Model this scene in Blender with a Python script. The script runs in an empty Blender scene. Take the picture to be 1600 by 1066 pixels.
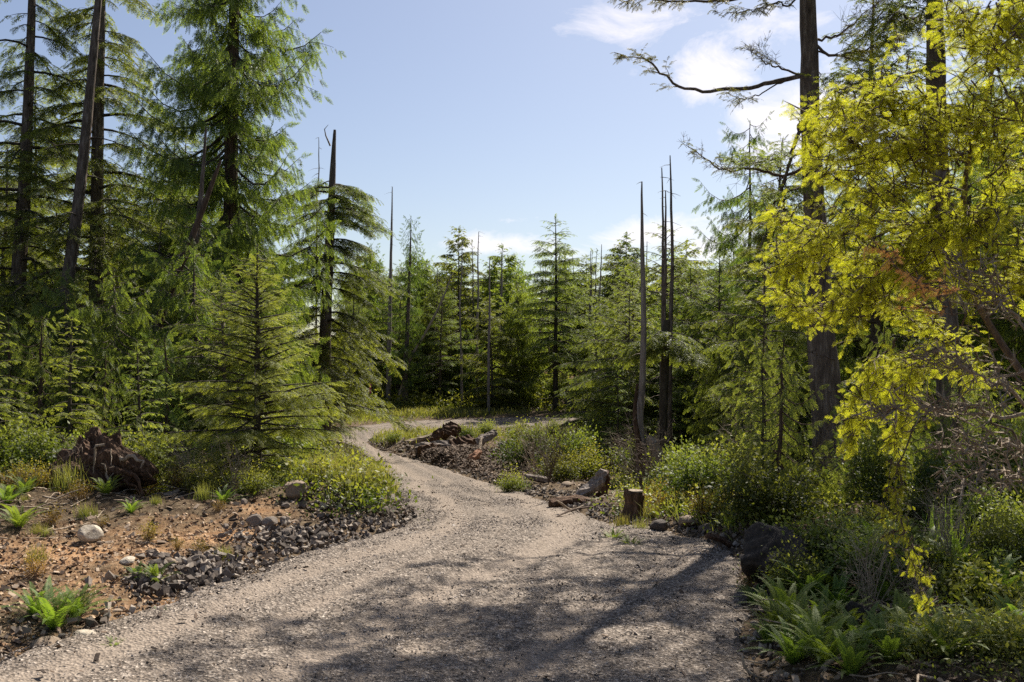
import bpy, math, random
import numpy as np
from math import sin, cos, pi, radians

# ---------------------------------------------------------------- camera, sky, sun
sc = bpy.context.scene
COL = sc.collection
F, CX, HY, CH = 1500.0, 800.0, 560.0, 2.2      # focal length and horizon in photo pixels, eye height in metres
cd = bpy.data.cameras.new("camera"); cam = bpy.data.objects.new("camera", cd); COL.objects.link(cam)
cam.location = (0, 0, CH); cam.rotation_euler = (pi/2, 0, 0)
cd.sensor_width = 36; cd.lens = 36*F/1600; cd.shift_y = (HY-533)/1600
cd.clip_start = 0.05; cd.clip_end = 5000
cd.dof.use_dof = True; cd.dof.focus_distance = 17; cd.dof.aperture_fstop = 8
sc.camera = cam
SUN_AZ, SUN_EL = math.atan2(.44, .90), radians(48)
w = bpy.data.worlds.new("World"); sc.world = w; w.use_nodes = True
nt = w.node_tree; nt.nodes.clear(); N = nt.nodes.new; Lk = nt.links.new
sky = N('ShaderNodeTexSky'); sky.sky_type = 'NISHITA'; sky.sun_disc = False
sky.sun_elevation = SUN_EL; sky.sun_rotation = SUN_AZ; sky.air_density = 1.0; sky.dust_density = 1.0; sky.ozone_density = 1.6
bg = N('ShaderNodeBackground'); bg.inputs[1].default_value = 0.058
out = N('ShaderNodeOutputWorld'); tc = N('ShaderNodeTexCoord')
def cloud_at(px, py, sx, sy, amp):
    """soft cloud region around a direction of the sky (direction space, at infinity)"""
    d = np.array([(px-CX)/F, 1.0, (HY-py)/F]); d /= np.linalg.norm(d)
    sub = N('ShaderNodeVectorMath'); sub.operation = 'SUBTRACT'; Lk(tc.outputs['Generated'], sub.inputs[0]); sub.inputs[1].default_value = d
    mul = N('ShaderNodeVectorMath'); mul.operation = 'MULTIPLY'; Lk(sub.outputs[0], mul.inputs[0]); mul.inputs[1].default_value = (F/sx, F/sx, F/sy)
    ln = N('ShaderNodeVectorMath'); ln.operation = 'LENGTH'; Lk(mul.outputs[0], ln.inputs[0])
    mr = N('ShaderNodeMapRange'); mr.interpolation_type = 'SMOOTHSTEP'; Lk(ln.outputs['Value'], mr.inputs[0])
    mr.inputs[1].default_value = 0; mr.inputs[2].default_value = 1; mr.inputs[3].default_value = amp; mr.inputs[4].default_value = 0
    return mr.outputs[0]
def nmath(op, a, b=None, clamp=False):
    m = N('ShaderNodeMath'); m.operation = op; m.use_clamp = clamp
    for i, v in enumerate((a, b)):
        if v is None: continue
        if hasattr(v, 'type'): Lk(v, m.inputs[i])
        else: m.inputs[i].default_value = v
    return m.outputs[0]
tot = None
for c in [(1120,110,210,120,.95),(1240,180,240,150,1.1),(1020,30,260,90,.8),(1180,60,200,100,.85),(1330,60,160,80,.4),
          (770,382,190,42,1.1),(1010,372,190,55,1.1),(1110,382,190,60,1.0),(840,345,120,22,.5),(900,395,300,30,.5),
          (20,300,120,60,.8),(160,330,170,50,.7),(600,420,220,40,.4),(1500,120,260,120,.4),(-900,250,700,200,.8),(2300,300,600,200,.7)]:
    o_ = cloud_at(*c); tot = o_ if tot is None else nmath('MAXIMUM', tot, o_)
mp = N('ShaderNodeMapping'); mp.inputs['Scale'].default_value = (7, 7, 13); Lk(tc.outputs['Generated'], mp.inputs[0])
nz = N('ShaderNodeTexNoise'); nz.inputs['Scale'].default_value = 1.5; nz.inputs['Detail'].default_value = 9; nz.inputs['Roughness'].default_value = .66; nz.inputs['Distortion'].default_value = .5
Lk(mp.outputs[0], nz.inputs['Vector'])
cm = nmath('MULTIPLY', nmath('ADD', nmath('ADD', nmath('MULTIPLY', nz.outputs['Fac'], 2.4), nmath('MULTIPLY', tot, 1.0)), -1.72), 1.7, True)
cm = nmath('MULTIPLY', cm, nmath('MINIMUM', nmath('MULTIPLY', tot, 4.0), 0.82))
hs = N('ShaderNodeHueSaturation'); hs.inputs['Hue'].default_value = .508; hs.inputs['Saturation'].default_value = .9; hs.inputs['Value'].default_value = 1.0
Lk(sky.outputs[0], hs.inputs['Color'])
mx = N('ShaderNodeMix'); mx.data_type = 'RGBA'; Lk(cm, mx.inputs[0]); Lk(hs.outputs[0], mx.inputs[6]); mx.inputs[7].default_value = (10.6, 10.0, 10.2, 1)
Lk(mx.outputs[2], bg.inputs[0]); Lk(bg.outputs[0], out.inputs[0])
sd = bpy.data.lights.new("sun", 'SUN'); sd.energy = 5.0; sd.angle = radians(.5); sd.angle = radians(.53); sd.color = (1, .94, .84)
so = bpy.data.objects.new("sun", sd); COL.objects.link(so)
from mathutils import Vector
SUNV = Vector((sin(SUN_AZ)*cos(SUN_EL), cos(SUN_AZ)*cos(SUN_EL), sin(SUN_EL)))
so.rotation_euler = SUNV.to_track_quat('Z', 'Y').to_euler(); so.location = (10, 20, 30)
sc.view_settings.view_transform = 'Standard'; sc.view_settings.look = 'None'; sc.view_settings.exposure = 0.97; sc.view_settings.gamma = 1
sc.render.engine = 'CYCLES'
cy = sc.cycles; cy.max_bounces = 5; cy.diffuse_bounces = 3; cy.glossy_bounces = 2; cy.transmission_bounces = 3; cy.transparent_max_bounces = 4
cy.sample_clamp_indirect = 4; cy.use_denoising = False; cy.pixel_filter_type = 'BLACKMAN_HARRIS'

# ---------------------------------------------------------------- noise and terrain
rs = np.random.RandomState(7)
_lat = rs.rand(256, 256)
def vn(x, y):
    x = np.asarray(x, float); y = np.asarray(y, float)
    xi = np.floor(x).astype(int); yi = np.floor(y).astype(int); fx = x-xi; fy = y-yi
    fx = fx*fx*(3-2*fx); fy = fy*fy*(3-2*fy)
    a = _lat[xi & 255, yi & 255]; b = _lat[(xi+1) & 255, yi & 255]; c = _lat[xi & 255, (yi+1) & 255]; d = _lat[(xi+1) & 255, (yi+1) & 255]
    return (a*(1-fx)+b*fx)*(1-fy)+(c*(1-fx)+d*fx)*fy
def fbm(x, y, o=4):
    s = 0; a = .5
    for k in range(o):
        s = s+a*(vn(x*2**k+17.3*k, y*2**k+5.1*k)-.5); a *= .5
    return s*2
def sstep(a, b, x):
    t = np.clip((x-a)/(b-a), 0, 1); return t*t*(3-2*t)
_hy = np.array([-50, 9, 11, 12.5, 14.5, 18, 22, 26, 32, 39, 46, 52, 57, 66, 80, 120, 300, 1500])
_hz = np.array([0, 0, 0, -.03, -.14, -.46, -.80, -1.1, -1.32, -1.45, -1.42, -1.3, -1.15, -.7, 0.2, 1.6, 6, 30])
_fy = np.linspace(-50, 320, 7401); _fz = np.interp(_fy, _hy, _hz)
_k = np.hanning(31); _k /= _k.sum(); _fz = np.convolve(np.pad(_fz, 15, mode='edge'), _k, 'valid')
def h(y):
    y = np.asarray(y, float); return np.where(y < 300, np.interp(y, _fy, _fz), np.interp(y, _hy, _hz))
_ty = np.linspace(3.5, 90, 3000); _tp = HY+F*(CH-h(_ty))/_ty
def gp(px, py):
    """ground point on the road profile seen at photo pixel px, py"""
    y = np.interp(py, _tp[::-1], _ty[::-1]); return np.array([(px-CX)/F*y, y])
LEFT = [(0,1022),(200,955),(300,922),(400,885),(500,857),(575,838),(626,822),(640,806),(622,775),(598,740),(570,712),(540,694),(524,681),(536,669),(600,660),(700,655),(800,652),(960,650)]
RIGHT = [(960,663),(800,668),(700,671),(640,676),(590,682),(572,691),(600,703),(680,727),(760,750),(850,777),(905,800),(960,818),(1060,828),(1130,848),(1168,890),(1180,950),(1165,1000),(1172,1066)]
Lp = np.array([[-4.8,-9],[-4.8,-3],[-4.6,3],[-4.3,5.6]]+[list(gp(*p)) for p in LEFT])
Rp = np.array([list(gp(*p)) for p in RIGHT]+[[1.7,3],[2.0,-3],[2.0,-9]])
def smooth_poly(P, n=2):
    for _ in range(n):
        Q = [P[0]]
        for a, b in zip(P[:-1], P[1:]): Q += [a*.75+b*.25, a*.25+b*.75]
        Q.append(P[-1]); P = np.array(Q)
    return P
Lp, Rp = smooth_poly(Lp), smooth_poly(Rp)
POLY = np.vstack([Lp, Rp])
def seg_dist(P, A, B):
    d = B-A; L2 = (d**2).sum()+1e-9; t = np.clip(((P-A)@d)/L2, 0, 1)
    return np.hypot(P[:,0]-A[0]-t*d[0], P[:,1]-A[1]-t*d[1]), t
def sdf(x, y):
    """signed distance to the road edge, positive on the road"""
    x = np.atleast_1d(np.asarray(x, float)); y = np.atleast_1d(np.asarray(y, float)); sh = x.shape
    P = np.stack([x.ravel(), y.ravel()], 1); D = np.full(len(P), 1e9); inside = np.zeros(len(P), bool)
    M = len(POLY)
    for i in range(M):
        A, B = POLY[i], POLY[(i+1) % M]
        if i == len(Lp)-1 or i == M-1: pass
        D = np.minimum(D, seg_dist(P, A, B)[0])
        c = ((A[1] > P[:,1]) != (B[1] > P[:,1]))
        if A[1] != B[1]:
            xx = (B[0]-A[0])*(P[:,1]-A[1])/(B[1]-A[1])+A[0]; inside ^= c & (P[:,0] < xx)
    return np.where(inside, D, -D).reshape(sh)
def lane(x, y):
    """distance from the left edge line and length along it"""
    P = np.stack([x.ravel(), y.ravel()], 1); D = np.full(len(P), 1e9); S = np.zeros(len(P)); s0 = 0
    for A, B in zip(Lp[:-1], Lp[1:]):
        d, t = seg_dist(P, A, B); l = np.hypot(*(B-A)); m = d < D; D = np.where(m, d, D); S = np.where(m, s0+t*l, S); s0 += l
    return D.reshape(x.shape), S.reshape(x.shape)
def gau(x, y, cx, cy_, sx, sy): return np.exp(-((x-cx)/sx)**2-((y-cy_)/sy)**2)
MOUNDS = [(*gp(722,722), 2.2, 3.2, .34), (*gp(640,700), 1.6, 2.2, .22), (*gp(535,800), .9, 1.2, .36), (*gp(430,815), 1.3, .9, .25), (*gp(590,805), .45, .8, .2),
          (-6.2, 13.2, 2.0, 1.6, .45), (-5.4, 8.9, .9, .7, .16), (3.0, 9.4, .9, 1.0, .12), (4.6, 12.0, 2.0, 2.0, .25), (3.2, 6.3, .9, .8, .18), (4.3, 5.2, .9, 1.0, -.25)]
def ground_z(x, y, s=None):
    x = np.atleast_1d(np.asarray(x, float)); y = np.atleast_1d(np.asarray(y, float))
    if s is None: s = sdf(x, y)
    s = s+fbm(x*1.7, y*1.7, 3)*.25
    o = np.maximum(-s, 0)
    z = h(y)-.07*sstep(-.05, .35, s)
    z = z+.07*sstep(0, .5, o)+sstep(.1, 1.2, o)*fbm(x*1.3+3, y*1.3, 4)*.13+sstep(1, 6, o)*fbm(x*.22, y*.22+9, 3)*.5
    z = z+sstep(.05, .5, o)*fbm(x*6, y*6, 3)*.035
    z = z+1.6*sstep(5, 17, -x)*sstep(9, 20, y)*sstep(1.5, 6, o)+.5*sstep(4, 14, x)*sstep(10, 26, y)*sstep(1, 5, o)
    for cx, cy_, sx, sy, a in MOUNDS: z = z+a*gau(x, y, cx, cy_, sx, sy)*sstep(0, .5, o)
    z = z+1.4*gau(x, y, 5.0, 78, 7, 9)
    return z
def gz(x, y): return float(ground_z(np.array([x]), np.array([y]))[0])

# ---------------------------------------------------------------- mesh helpers
def make_mesh(name, V, Q, mat, attrs=None, smooth=False):
    me = bpy.data.meshes.new(name); V = np.ascontiguousarray(V, dtype=np.float32); Q = np.ascontiguousarray(Q, dtype=np.int32)
    n, k = Q.shape
    me.vertices.add(len(V)); me.vertices.foreach_set('co', V.ravel())
    me.loops.add(n*k); me.loops.foreach_set('vertex_index', Q.ravel())
    me.polygons.add(n); me.polygons.foreach_set('loop_start', np.arange(n, dtype=np.int32)*k)
    me.polygons.foreach_set('use_smooth', np.full(n, smooth))
    for an, av in (attrs or {}).items():
        at = me.attributes.new(an, 'FLOAT', 'POINT'); at.data.foreach_set('value', np.ascontiguousarray(av, dtype=np.float32))
    me.materials.append(mat); me.update(calc_edges=True)
    return me
class Buf:
    def __init__(s): s.V = []; s.Q = []; s.T = []; s.R = []; s.n = 0
    def add(s, V, Q, tip=0., rnd=0.):
        V = np.asarray(V); s.V.append(V); s.Q.append(np.asarray(Q)+s.n)
        s.T.append(np.broadcast_to(np.asarray(tip, float), (len(V),))); s.R.append(np.broadcast_to(np.asarray(rnd, float), (len(V),))); s.n += len(V)
    def mesh(s, name, mat, smooth=False):
        if not s.V: return None
        return make_mesh(name, np.vstack(s.V), np.vstack(s.Q), mat, {'tip': np.concatenate(s.T), 'rnd': np.concatenate(s.R)}, smooth)
def nrm(v): return v/(np.linalg.norm(v, axis=-1, keepdims=True)+1e-9)
def tube(buf, pts, rad, k=6, rough=0., rng=None, rnd=0., cap=False, tip=0.):
    pts = np.asarray(pts, float); rad = np.asarray(rad, float)
    if cap:
        pts = np.vstack([pts[:1], pts, pts[-1:]]); rad = np.concatenate([[.001], rad, [.001]])
    n = len(pts); T = np.gradient(pts, axis=0)
    if cap: T[0] = T[1] = pts[2]-pts[1]; T[-1] = T[-2] = pts[-2]-pts[-3]
    T = nrm(T); ref = np.array([1., 0, 0]) if abs(T[:,2].mean()) > .6 else np.array([0, 0, 1.])
    A = nrm(np.cross(ref, T)); B = np.cross(T, A); th = np.arange(k)/k*2*pi
    R = rad[:,None]*np.ones((1, k))
    if rough and rng is not None:
        base = 1+rough*(rng.rand(1, k)-.5)*1.2; R = R*base*(1+rough*(rng.rand(n, k)-.5))
    V = pts[:,None,:]+R[...,None]*(A[:,None,:]*np.cos(th)[None,:,None]+B[:,None,:]*np.sin(th)[None,:,None])
    i = np.arange(n-1)[:,None]*k; j = np.arange(k)[None,:]; j2 = (j+1) % k
    Q = np.stack([i+j, i+j2, i+k+j2, i+k+j], -1).reshape(-1, 4)
    buf.add(V.reshape(-1, 3), Q, tip, rnd)
def resample(P, n):
    P = np.asarray(P, float); t = np.linspace(0, 1, len(P)); u = np.linspace(0, 1, n)
    # catmull-rom
    out = []
    for uu in u:
        f = uu*(len(P)-1); i = min(int(f), len(P)-2); f -= i
        p0 = P[max(i-1, 0)]; p1 = P[i]; p2 = P[i+1]; p3 = P[min(i+2, len(P)-1)]
        out.append(.5*((2*p1)+(-p0+p2)*f+(2*p0-5*p1+4*p2-p3)*f*f+(-p0+3*p1-3*p2+p3)*f**3))
    return np.array(out)
def px3(px, py, y): return np.array([(px-CX)/F*y, y, CH-(py-HY)/F*y])
def obj(name, me, parent=None, loc=(0,0,0), rot=(0,0,0), scl=(1,1,1)):
    o = bpy.data.objects.new(name, me); COL.objects.link(o); o.location = loc; o.rotation_euler = rot; o.scale = scl
    if parent: o.parent = parent
    return o
def tag(o, label=None, cat=None, group=None, kind=None):
    if label: o['label'] = label
    if cat: o['category'] = cat
    if group: o['group'] = group
    if kind: o['kind'] = kind
    return o

# ---------------------------------------------------------------- materials
def newmat(name):
    m = bpy.data.materials.new(name); m.use_nodes = True; t = m.node_tree; t.nodes.clear()
    return m, t, t.nodes.new, t.links.new
def ramp(t, N, stops, fac=None):
    r = N('ShaderNodeValToRGB'); e = r.color_ramp.elements
    while len(e) < len(stops): e.new(.5)
    for k, (p, c) in enumerate(stops): e[k].position = p; e[k].color = (*c, 1)
    if fac is not None: t.links.new(fac, r.inputs[0])
    return r.outputs[0]
def leaf_mat(name, dark, light, tip, trans=.4, tcol=None, rough=.55, hue=.02, val=.3):
    m, t, N, L = newmat(name)
    at = N('ShaderNodeAttribute'); at.attribute_name = 'tip'; ar = N('ShaderNodeAttribute'); ar.attribute_name = 'rnd'
    oi = N('ShaderNodeObjectInfo')
    c1 = N('ShaderNodeMix'); c1.data_type = 'RGBA'; L(ar.outputs['Fac'], c1.inputs[0]); c1.inputs[6].default_value = (*dark, 1); c1.inputs[7].default_value = (*light, 1)
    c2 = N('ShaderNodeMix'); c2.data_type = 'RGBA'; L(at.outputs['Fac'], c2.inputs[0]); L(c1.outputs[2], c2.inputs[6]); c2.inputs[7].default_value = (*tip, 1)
    hv = N('ShaderNodeHueSaturation'); L(c2.outputs[2], hv.inputs['Color'])
    a = N('ShaderNodeMapRange'); L(oi.outputs['Random'], a.inputs[0]); a.inputs[3].default_value = .5-hue; a.inputs[4].default_value = .5+hue; L(a.outputs[0], hv.inputs['Hue'])
    b = N('ShaderNodeMapRange'); mm = N('ShaderNodeMath'); mm.operation = 'FRACT'; m2 = N('ShaderNodeMath'); m2.operation = 'MULTIPLY'; L(oi.outputs['Random'], m2.inputs[0]); m2.inputs[1].default_value = 7.31; L(m2.outputs[0], mm.inputs[0]); L(mm.outputs[0], b.inputs[0])
    b.inputs[3].default_value = 1-val; b.inputs[4].default_value = 1+val; L(b.outputs[0], hv.inputs['Value'])
    p = N('ShaderNodeBsdfPrincipled'); p.inputs['Roughness'].default_value = rough; p.inputs['Specular IOR Level'].default_value = .35; L(hv.outputs[0], p.inputs['Base Color'])
    tr = N('ShaderNodeBsdfTranslucent'); tm = N('ShaderNodeMix'); tm.data_type = 'RGBA'; tm.blend_type = 'MULTIPLY'; tm.inputs[0].default_value = 1
    L(hv.outputs[0], tm.inputs[6]); tm.inputs[7].default_value = (*(tcol or (1.6, 1.65, .65)), 1); L(tm.outputs[2], tr.inputs[0])
    ms = N('ShaderNodeMixShader'); ms.inputs[0].default_value = trans; L(p.outputs[0], ms.inputs[1]); L(tr.outputs[0], ms.inputs[2])
    o = N('ShaderNodeOutputMaterial'); L(ms.outputs[0], o.inputs[0]); return m
def bark_mat(name, c0, c1, c2, scale=9, stretch=6, bump=.6, moss=None):
    m, t, N, L = newmat(name); tc = N('ShaderNodeTexCoord'); mp = N('ShaderNodeMapping'); mp.inputs['Scale'].default_value = (scale, scale, scale/stretch); L(tc.outputs['Object'], mp.inputs[0])
    n = N('ShaderNodeTexNoise'); n.inputs['Scale'].default_value = 2; n.inputs['Detail'].default_value = 8; n.inputs['Roughness'].default_value = .7; L(mp.outputs[0], n.inputs['Vector'])
    v = N('ShaderNodeTexVoronoi'); v.feature = 'DISTANCE_TO_EDGE'; v.inputs['Scale'].default_value = 2.2; L(mp.outputs[0], v.inputs['Vector'])
    col = ramp(t, N, [(.3, c0), (.52, c1), (.72, c2)], n.outputs['Fac'])
    if moss:
        n2 = N('ShaderNodeTexNoise'); n2.inputs['Scale'].default_value = 1.7; n2.inputs['Detail'].default_value = 5; L(tc.outputs['Object'], n2.inputs['Vector'])
        mr = N('ShaderNodeMapRange'); L(n2.outputs['Fac'], mr.inputs[0]); mr.inputs[1].default_value = .52; mr.inputs[2].default_value = .66
        mm = N('ShaderNodeMix'); mm.data_type = 'RGBA'; L(mr.outputs[0], mm.inputs[0]); L(col, mm.inputs[6]); mm.inputs[7].default_value = (*moss, 1); col = mm.outputs[2]
    p = N('ShaderNodeBsdfPrincipled'); p.inputs['Roughness'].default_value = .9; p.inputs['Specular IOR Level'].default_value = .2; L(col, p.inputs['Base Color'])
    mu = N('ShaderNodeMath'); mu.operation = 'ADD'; L(n.outputs['Fac'], mu.inputs[0]); L(v.outputs[0], mu.inputs[1])
    b = N('ShaderNodeBump'); b.inputs['Strength'].default_value = bump; b.inputs['Distance'].default_value = .03; L(mu.outputs[0], b.inputs['Height']); L(b.outputs[0], p.inputs['Normal'])
    o = N('ShaderNodeOutputMaterial'); L(p.outputs[0], o.inputs[0]); return m
def rock_mat(name, c0, c1, c2, scale=6, bump=.5, attr=False):
    m, t, N, L = newmat(name); tc = N('ShaderNodeTexCoord')
    n = N('ShaderNodeTexNoise'); n.inputs['Scale'].default_value = scale; n.inputs['Detail'].default_value = 9; n.inputs['Roughness'].default_value = .68; L(tc.outputs['Object'], n.inputs['Vector'])
    fac = n.outputs['Fac']
    if attr:
        ar = N('ShaderNodeAttribute'); ar.attribute_name = 'rnd'; a = N('ShaderNodeMath'); a.operation = 'MULTIPLY_ADD'; L(ar.outputs['Fac'], a.inputs[0]); a.inputs[1].default_value = .75; 
        s_ = N('ShaderNodeMath'); s_.operation = 'MULTIPLY_ADD'; L(fac, s_.inputs[0]); s_.inputs[1].default_value = .5; s_.inputs[2].default_value = -.12; L(s_.outputs[0], a.inputs[2]); fac = a.outputs[0]
    col = ramp(t, N, [(.25, c0), (.5, c1), (.8, c2)], fac)
    p = N('ShaderNodeBsdfPrincipled'); p.inputs['Roughness'].default_value = .85; p.inputs['Specular IOR Level'].default_value = .3; L(col, p.inputs['Base Color'])
    b = N('ShaderNodeBump'); b.inputs['Strength'].default_value = bump; b.inputs['Distance'].default_value = .02; L(n.outputs['Fac'], b.inputs['Height']); L(b.outputs[0], p.inputs['Normal'])
    o = N('ShaderNodeOutputMaterial'); L(p.outputs[0], o.inputs[0]); return m
M = {}
M['hem'] = leaf_mat('hemlock_foliage', (.029,.045,.012), (.095,.120,.025), (.30,.325,.075), .5)
M['hemlight'] = leaf_mat('young_hemlock_foliage', (.055,.084,.018), (.165,.205,.042), (.42,.45,.11), .5, val=.15)
M['ced'] = leaf_mat('cedar_foliage', (.029,.049,.014), (.088,.122,.027), (.26,.30,.075), .5)
M['cedlight'] = leaf_mat('young_cedar_foliage', (.048,.075,.02), (.13,.165,.04), (.34,.37,.11), .48, val=.2)
M['yellow'] = leaf_mat('yellow_green_foliage', (.235,.265,.022), (.47,.465,.042), (.66,.58,.09), .62, (1.32,1.38,.58), val=0, hue=.0)
M['orange'] = leaf_mat('orange_dying_foliage', (.80,.42,.12), (.85,.50,.18), (.85,.50,.28), .55, (1.3,1.1,.8), val=0)
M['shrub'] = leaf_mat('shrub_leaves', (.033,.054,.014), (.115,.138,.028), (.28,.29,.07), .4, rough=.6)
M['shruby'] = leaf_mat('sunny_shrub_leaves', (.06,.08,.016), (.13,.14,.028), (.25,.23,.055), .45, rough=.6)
M['rusty'] = leaf_mat('rusty_plant_leaves', (.16,.10,.03), (.24,.15,.035), (.26,.22,.05), .4)
M['fern'] = leaf_mat('fern_fronds', (.07,.12,.025), (.13,.18,.03), (.20,.24,.05), .45, rough=.62, val=.2)
M['grass'] = leaf_mat('grass_blades', (.07,.09,.02), (.16,.16,.045), (.26,.23,.09), .4, hue=.02, val=.15)
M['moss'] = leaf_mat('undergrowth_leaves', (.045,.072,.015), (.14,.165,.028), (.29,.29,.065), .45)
M['dryneedle'] = leaf_mat('sparse_olive_needles', (.08,.075,.02), (.13,.12,.03), (.2,.19,.05), .35, val=.1)
M['bark'] = bark_mat('grey_brown_bark', (.035,.025,.019), (.13,.098,.077), (.30,.25,.21), 7, 5, .8)
M['barkred'] = bark_mat('reddish_bark', (.035,.020,.013), (.095,.060,.042), (.19,.14,.105), 8, 8, .7)
M['barkmoss'] = bark_mat('dark_bark', (.028,.022,.016), (.062,.050,.036), (.13,.11,.085), 8, 5, .7)
M['snag'] = bark_mat('weathered_snag_wood', (.09,.07,.058), (.24,.195,.165), (.42,.37,.33), 10, 12, .5)
M['deadwood'] = bark_mat('bleached_dead_wood', (.13,.095,.062), (.30,.235,.17), (.48,.40,.31), 12, 6, .5)
M['twig'] = bark_mat('thin_twig_bark', (.05,.035,.028), (.12,.085,.065), (.22,.17,.14), 20, 3, .3)
M['rot'] = bark_mat('rotten_stump_wood', (.022,.013,.008), (.098,.055,.032), (.24,.15,.095), 11, 4, 1.)
M['split'] = bark_mat('freshly_split_wood', (.20,.09,.045), (.36,.19,.115), (.52,.35,.25), 12, 8, .5)
M['rockd'] = rock_mat('dark_blasted_rock', (.045,.034,.026), (.145,.112,.088), (.34,.285,.23), 7, .6, True)
M['boulder'] = rock_mat('black_brown_boulder', (.010,.008,.006), (.032,.024,.018), (.09,.068,.05), 7, 1.)
M['rockp'] = rock_mat('pale_boulder', (.22,.17,.12), (.40,.34,.26), (.58,.52,.44), 4, .4)
M['rockb'] = rock_mat('brown_field_stone', (.11,.075,.05), (.22,.16,.11), (.34,.27,.20), 5, .5)
M['gravel'] = rock_mat('road_gravel_pieces', (.065,.052,.042), (.195,.158,.127), (.48,.41,.35), 30, .3, True)
M['clod'] = rock_mat('soil_clods', (.20,.115,.06), (.33,.20,.11), (.47,.34,.22), 12, .4, True)
M['litter'] = rock_mat('forest_litter', (.035,.022,.015), (.13,.085,.055), (.32,.24,.17), 8, .4, True)

def road_mat():
    m, t, N, L = newmat('gravel_surface'); tc = N('ShaderNodeTexCoord'); O = tc.outputs['Object']
    def vor(s, rnd=1.):
        v = N('ShaderNodeTexVoronoi'); v.inputs['Scale'].default_value = s; v.inputs['Randomness'].default_value = rnd; L(O, v.inputs['Vector']); return v
    v1 = vor(38); v2 = vor(85); n = N('ShaderNodeTexNoise'); n.inputs['Scale'].default_value = 1.1; n.inputs['Detail'].default_value = 7; n.inputs['Roughness'].default_value = .6; L(O, n.inputs['Vector'])
    n3 = N('ShaderNodeTexNoise'); n3.inputs['Scale'].default_value = 9; n3.inputs['Detail'].default_value = 6; L(O, n3.inputs['Vector'])
    sp = N('ShaderNodeSeparateColor'); L(v1.outputs['Color'], sp.inputs[0]); sp2 = N('ShaderNodeSeparateColor'); L(v2.outputs['Color'], sp2.inputs[0])
    a = N('ShaderNodeMath'); a.operation = 'ADD'; L(sp.outputs[0], a.inputs[0]); L(sp2.outputs[0], a.inputs[1])
    a2 = N('ShaderNodeMath'); a2.operation = 'MULTIPLY'; L(a.outputs[0], a2.inputs[0]); a2.inputs[1].default_value = .5
    g = ramp(t, N, [(.08, (.036,.029,.023)), (.42, (.140,.112,.089)), (.72, (.250,.206,.167)), (.95, (.49,.42,.35))], a2.outputs[0])
    fines = ramp(t, N, [(.3, (.225,.178,.138)), (.7, (.335,.270,.213))], n3.outputs['Fac'])
    rt = N('ShaderNodeAttribute'); rt.attribute_name = 'rut'
    mr = N('ShaderNodeMapRange'); ad = N('ShaderNodeMath'); ad.operation = 'ADD'; L(n.outputs['Fac'], ad.inputs[0]); L(rt.outputs['Fac'], ad.inputs[1]); L(ad.outputs[0], mr.inputs[0]); mr.inputs[1].default_value = .35; mr.inputs[2].default_value = .85; mr.inputs[3].default_value = .05; mr.inputs[4].default_value = .72
    mx = N('ShaderNodeMix'); mx.data_type = 'RGBA'; L(mr.outputs[0], mx.inputs[0]); L(g, mx.inputs[6]); L(fines, mx.inputs[7])
    p = N('ShaderNodeBsdfPrincipled'); p.inputs['Roughness'].default_value = .95; p.inputs['Specular IOR Level'].default_value = .15; L(mx.outputs[2], p.inputs['Base Color'])
    hgt = N('ShaderNodeMath'); hgt.operation = 'ADD'; L(v1.outputs['Distance'], hgt.inputs[0]); L(sp.outputs[1], hgt.inputs[1])
    b = N('ShaderNodeBump'); b.inputs['Strength'].default_value = 1; b.inputs['Distance'].default_value = .018; L(hgt.outputs[0], b.inputs['Height'])
    L(b.outputs[0], p.inputs['Normal']); o = N('ShaderNodeOutputMaterial'); L(p.outputs[0], o.inputs[0]); return m
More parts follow.
